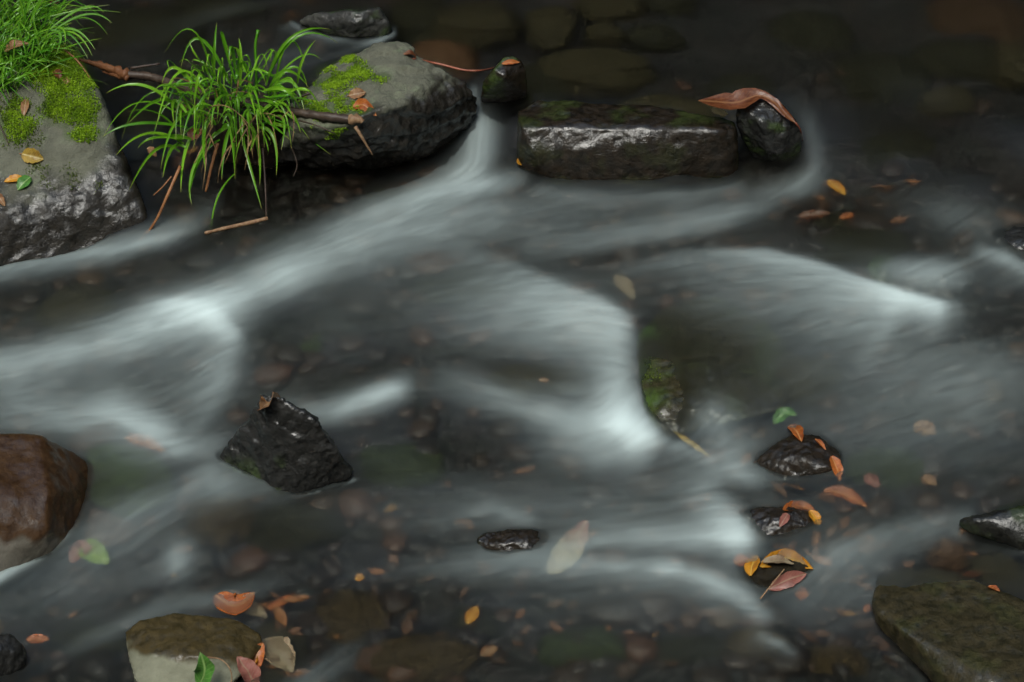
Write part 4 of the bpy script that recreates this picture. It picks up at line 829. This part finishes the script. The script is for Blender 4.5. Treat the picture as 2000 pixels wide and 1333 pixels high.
child_tube('twig', [(255,134,.18),(285,129,.186),(312,125,.19)], .004, .0028, M_bark)
child_tube('twig', [(575,196,.21),(595,186,.22),(608,182,.225)], .004, .003, M_bark)
child_tube('broken_tip', [he + Vector((-.008, 0, .012)), he + Vector((.012, -.004, .014)), he + Vector((.02, -.006, .008))], .0115, .008, M_pale, n=7, seed=4, wob=.7)
child_tube('twig', [(694,248,.19),(704,264,.175),(716,284,.15),(728,303,.125)], .0045, .0018, M_pale, seed=6)
child_tube('twig', [(585,236,.2),(620,246,.205),(655,262,.19)], .0022, .0012, M_bark)
t_ = tube('dry_stalk', [(352,325,.12),(330,375,.08),(305,430,.02),(272,478,-.045)], .0042, .0026, M_stalk); tag(t_, 'long brown dry stalk slanting down from the sedge into the foam', 'stalk')
t_ = tube('twig', [(513,290,.12),(517,340,.08),(519,385,.04),(520,425,.0)], .0025, .0015, M_bark, wob=.4); tag(t_, 'thin dark twig hanging straight down from the sedge to the water', 'twig')
t_ = tube('twig', [(566,282,.11),(576,305,.1),(580,325,.08),(573,345,.06)], .0018, .001, M_bark, wob=.4); tag(t_, 'short dark rootlet hanging below the left end of the mossy boulder', 'twig')
t_ = tube('driftwood_stick', [(400,456,.004),(440,446,.006),(485,436,.009),(523,427,.012)], .004, .005, M_pale, wob=.4, lift=0); tag(t_, 'pale stick lying at the water surface below the sedge', 'stick')
t_ = tube('red_stem', [(806,116),(832,120,.2),(865,127,.19),(905,137,.185),(940,138,.18),(965,133)], .0032, .0022, M_red, n=24, wob=.1); tag(t_, 'thin reddish stem bridging from the mossy boulder to the egg-shaped stone', 'stem')
t_ = tube('dry_reed', [(100,96,.3),(125,98,.295),(150,118,.275),(170,145,.25),(185,172,.22)], .0028, .0014, M_stalk, n=20, wob=.1); tag(t_, 'yellowish dry reed arching over the right edge of the moss cap', 'stem')
t_ = tube('dry_stalk', [(335,345,.09),(318,365,.07),(300,382,.05)], .0022, .0014, M_stalk); tag(t_, 'short dry stalk left of the long one under the sedge', 'stalk')
t_ = tube('dry_stalk', [(425,280,.13),(412,330,.08),(402,375,.03)], .0042, .003, M_stalk, wob=.3); tag(t_, 'broad faded stalk standing among the lower sedge blades', 'stalk')
t_ = tube('grass_fibre', [(405,1284,-.11),(430,1288,-.105),(447,1303,-.11),(453,1325,-.13),(447,1345,-.15)], .0013, .0009, M_pale, n=20, wob=.1); tag(t_, 'thin curved straw on the bottom flat stone beside the green leaf', 'straw')
t_ = tube('leaf_stalk', [(1485,1170,-.115),(1505,1145,-.1),(1532,1112,-.08)], .0016, .0011, M_pale, n=12, wob=.1, lift=.004); tag(t_, 'straight pale stalk sticking out of the lowest leaf heap', 'stalk')
t_ = tube('twig', [(0,245),(8,262),(18,285)], .002, .001, M_bark, lift=.004); tag(t_, 'short dark twig lying on the left boulder at the frame edge', 'twig')

# ------------------------------------------------------------------ fallen leaves
leaf([(43,302),(86,312)], 24, L_ye, 'yellow-green oval leaf on the left boulder, above the orange and green pair', stalk=6)
leaf([(46,349),(9,357)], 13, L_yo, 'narrow orange-yellow leaf on the left boulder touching a green one')
leaf([(60,347),(35,373)], 20, L_gr, 'small green leaf on the left boulder beside an orange-yellow one')
leaf([(52,195),(47,228)], 13, L_tan, 'tan leaf lying upright on the left boulder under the grass')
leaf([(106,140),(119,156)], 13, L_br, 'dark brown curled leaf on the bright moss cap', curl=.4)
leaf([(128,153),(134,168)], 10, L_tan, 'tiny tan leaf on the bright moss cap')
leaf([(-4,382),(11,404)], 12, L_tan, 'tan leaf cut by the left frame edge on the boulder', curl=.4)
leaf([(36,121),(55,105)], 14, L_tan, 'crumpled tan leaf caught in the corner grass', lift=.05, curl=.4)
leaf([(96,8),(117,8)], 9, L_br, 'reddish brown leaf at the very top among the grass', lift=.06)
leaf([(682,189),(714,181)], 17, L_tan, 'pale tan leaf on the moss of the centre boulder', stalk=4)
leaf([(692,212),(712,209),(735,225)], 19, L_or, 'rust orange leaf on the centre boulder above the branch end', lift=.005)
leaf([(788,108),(812,116)], 10, L_br, 'small curled brown leaf on the ridge of the centre boulder', curl=.5)
leaf([(980,127),(1014,123)], 9, L_or, 'bright orange leaf on top of the egg-shaped stone')
leaf([(1013,309),(1020,321)], 8, L_yo, 'tiny orange leaf scrap stuck low on the left end of the long block')
leaf([(1364,197,.165),(1400,199,.178),(1440,200,.185),(1478,185,.192),(1506,196,.185),(1530,220,.165),(1553,240,.145)], 40, L_br, 'big glossy red-brown leaf draped over the rounded stone', prof=[(0,.02),(.08,.45),(.2,.9),(.32,1),(.45,.8),(.55,.45),(.65,.36),(.8,.3),(.95,.2),(1,.05)], fold=.1, stalk=0)
t_ = tube('leaf_stalk', [(1551,240),(1560,255),(1567,275)], .0025, .0018, M_red, lift=.004, n=8); tag(t_, 'red stalk end of the draped brown leaf on the rounded stone', 'stalk')
leaf([(515,800),(530,786),(548,777)], 24, L_tan, 'curled tan leaf on the tip of the pyramid stone', lift=.006, fold=.5, stalk=14, curl=.5)
leaf([(372,275,.14),(392,252,.15)], 22, L_br, 'brown dead leaf caught low inside the sedge tuft')
leaf([(287,290,.09),(306,306,.07)], 14, L_tan, 'blunt tan leaf stub in the dark gap left of the sedge')
leaf([(570,280,.12),(590,258,.13)], 12, L_tan, 'tan curled leaf where sedge meets the centre boulder')
K = dict(sink=.045, curl=.03)
leaf([(248,872),(285,880),(325,900)], 24, L_or, 'orange leaf under the foam between rusty boulder and pyramid stone', **K)
leaf([(160,1075),(213,1110)], 38, L_lg, 'lime green leaf under water below the rusty boulder', **K)
leaf([(140,1105),(185,1068)], 30, L_pk, 'pinkish leaf tucked under the lime green one', **K)
leaf([(420,1165),(460,1185),(497,1158)], 40, L_or, 'large orange leaf above the bottom flat stone', sink=.0, curl=.05)
leaf([(470,1190),(522,1216)], 26, L_cr, 'cream leaf under water touching the large orange one', **K)
leaf([(525,1203),(577,1172)], 14, L_or, 'slim orange leaf right of the large orange one', **K)
leaf([(476,1325),(512,1258)], 30, L_or, 'orange leaf pressed against the right side of the bottom flat stone', sink=.015)
leaf([(482,1306),(500,1280)], 24, L_yo, 'yellow leaf on the orange one beside the bottom flat stone', sink=.002)
leaf([(518,1255),(572,1318)], 52, L_cr, 'broad cream leaf under water right of the bottom flat stone', sink=.015)
leaf([(500,1345),(462,1285)], 34, L_pk, 'pale pink leaf at the bottom edge right of the flat stone', sink=.015)
leaf([(912,1229),(932,1195)], 20, L_yo, 'lone golden leaf on the dark bed at the bottom middle', **K)
leaf([(694,1140),(712,1135)], 15, L_yo, 'small amber leaf on the dark bed left of the golden one', **K)
leaf([(938,1292),(970,1276)], 22, L_tan, 'tan leaf on the bed below the golden one', **K)
leaf([(52,1251),(97,1250)], 18, L_or, 'orange leaf drifting beside the bottom left corner stone', sink=.002, curl=.05)
leaf([(1072,1132),(1112,1090),(1148,1028)], 44, L_rc, 'long cream leaf with a red tip sunk beside the small dark middle stone', **K)
leaf([(1618,362),(1652,394)], 20, L_yo, 'yellow leaf under the dark rapids right of the long block', **K)
leaf([(1640,446),(1672,438)], 18, L_or, 'red-orange leaf under the dark rapids below the yellow one', **K)
leaf([(1560,442),(1622,432)], 22, L_br, 'brown leaf left of the red-orange one under the rapids', **K)
leaf([(1205,560),(1236,612)], 26, L_cr, 'faint cream leaf under water above the bright fall', sink=.065, curl=.03)
leaf([(1053,762),(1074,757)], 14, L_tan, 'small tan leaf under thin foam left of the bright fall', **K)
leaf([(1512,830),(1532,812),(1556,814)], 24, L_gr, 'green leaf at the head of the leaf-strewn stones', sink=.012)
leaf([(1545,832),(1566,864)], 22, L_or, 'rusty leaf below the green one at the head of the leafy stones', sink=.01)
leaf([(1621,896),(1640,942)], 20, L_or, 'vivid orange leaf on the right side of the brown leafy stone', lift=.006)
leaf([(1592,862),(1613,884)], 8, L_or, 'thin orange leaf shred on top of the brown leafy stone', lift=.006)
leaf([(1610,968),(1650,975),(1694,1002)], 24, L_or, 'long orange leaf with a pale tip right of the leafy stones', **K)
leaf([(1690,944),(1718,962)], 22, L_pk, 'pinkish leaf under water between orange leaves and open stream', **K)
leaf([(1800,945),(1826,962)], 22, L_tan, 'tan leaf under fast water at the right, lower of two', **K)
leaf([(1785,845),(1826,862)], 30, L_tan, 'tan leaf under fast water at the right, upper of two', **K)
leaf([(1528,1000),(1560,992),(1594,1002)], 22, L_or, 'rust leaf lying over the top of the shiny dark stone', lift=.005)
leaf([(1578,1002),(1600,1030)], 20, L_yo, 'yellow leaf hanging off the right end of the shiny dark stone', lift=.006)
leaf([(1536,1010),(1522,1030)], 14, L_pk, 'small reddish leaf scrap on the shiny dark stone', lift=.007)
leaf([(1435,1104),(1462,1094)], 24, L_or, 'small bright orange leaf at the left of the lowest leaf heap', lift=.006, sink=0)
leaf([(1470,1128),(1478,1088)], 24, L_yo, 'upright yellow-orange leaf in the lowest leaf heap', lift=.007, sink=0)
leaf([(1492,1112),(1535,1092),(1582,1112)], 30, L_yo, 'long yellow leaf arched over the lowest leaf heap', lift=.012)
leaf([(1488,1106),(1520,1104),(1545,1108)], 22, L_cr, 'cream leaf edge under the arched yellow one', lift=.009)
leaf([(1505,1150),(1535,1132),(1572,1120)], 24, L_pk, 'wine red leaf at the front of the lowest leaf heap', lift=.008)
leaf([(1553,1170),(1580,1172)], 26, L_or, 'orange leaf in the water just below the lowest leaf heap', **K)
leaf([(1318,848),(1350,868),(1386,896)], 10, L_ye, 'thin yellowish leaf blade at the foot of the bright fall', sink=.0, curl=.03)
leaf([(1880,1128),(1920,1134)], 14, L_br, 'brown leaf on the bed in the nook above the algae slab', **K)
leaf([(1930,1148),(1952,1158)], 12, L_or, 'orange leaf scrap in the nook above the algae slab', **K)
leaf([(1700,1190),(1690,1205)], 12, L_or, 'reddish leaf scrap at the left end of the algae slab', **K)
leaf([(388,1345,-.15),(400,1310,-.105),(391,1274,-.07)], 34, L_gr, 'fresh green pointed leaf standing at the bottom flat stone', fold=.25, prof=[(0,.15),(.2,.8),(.4,1),(.65,.85),(.85,.4),(1,.02)], group=None)
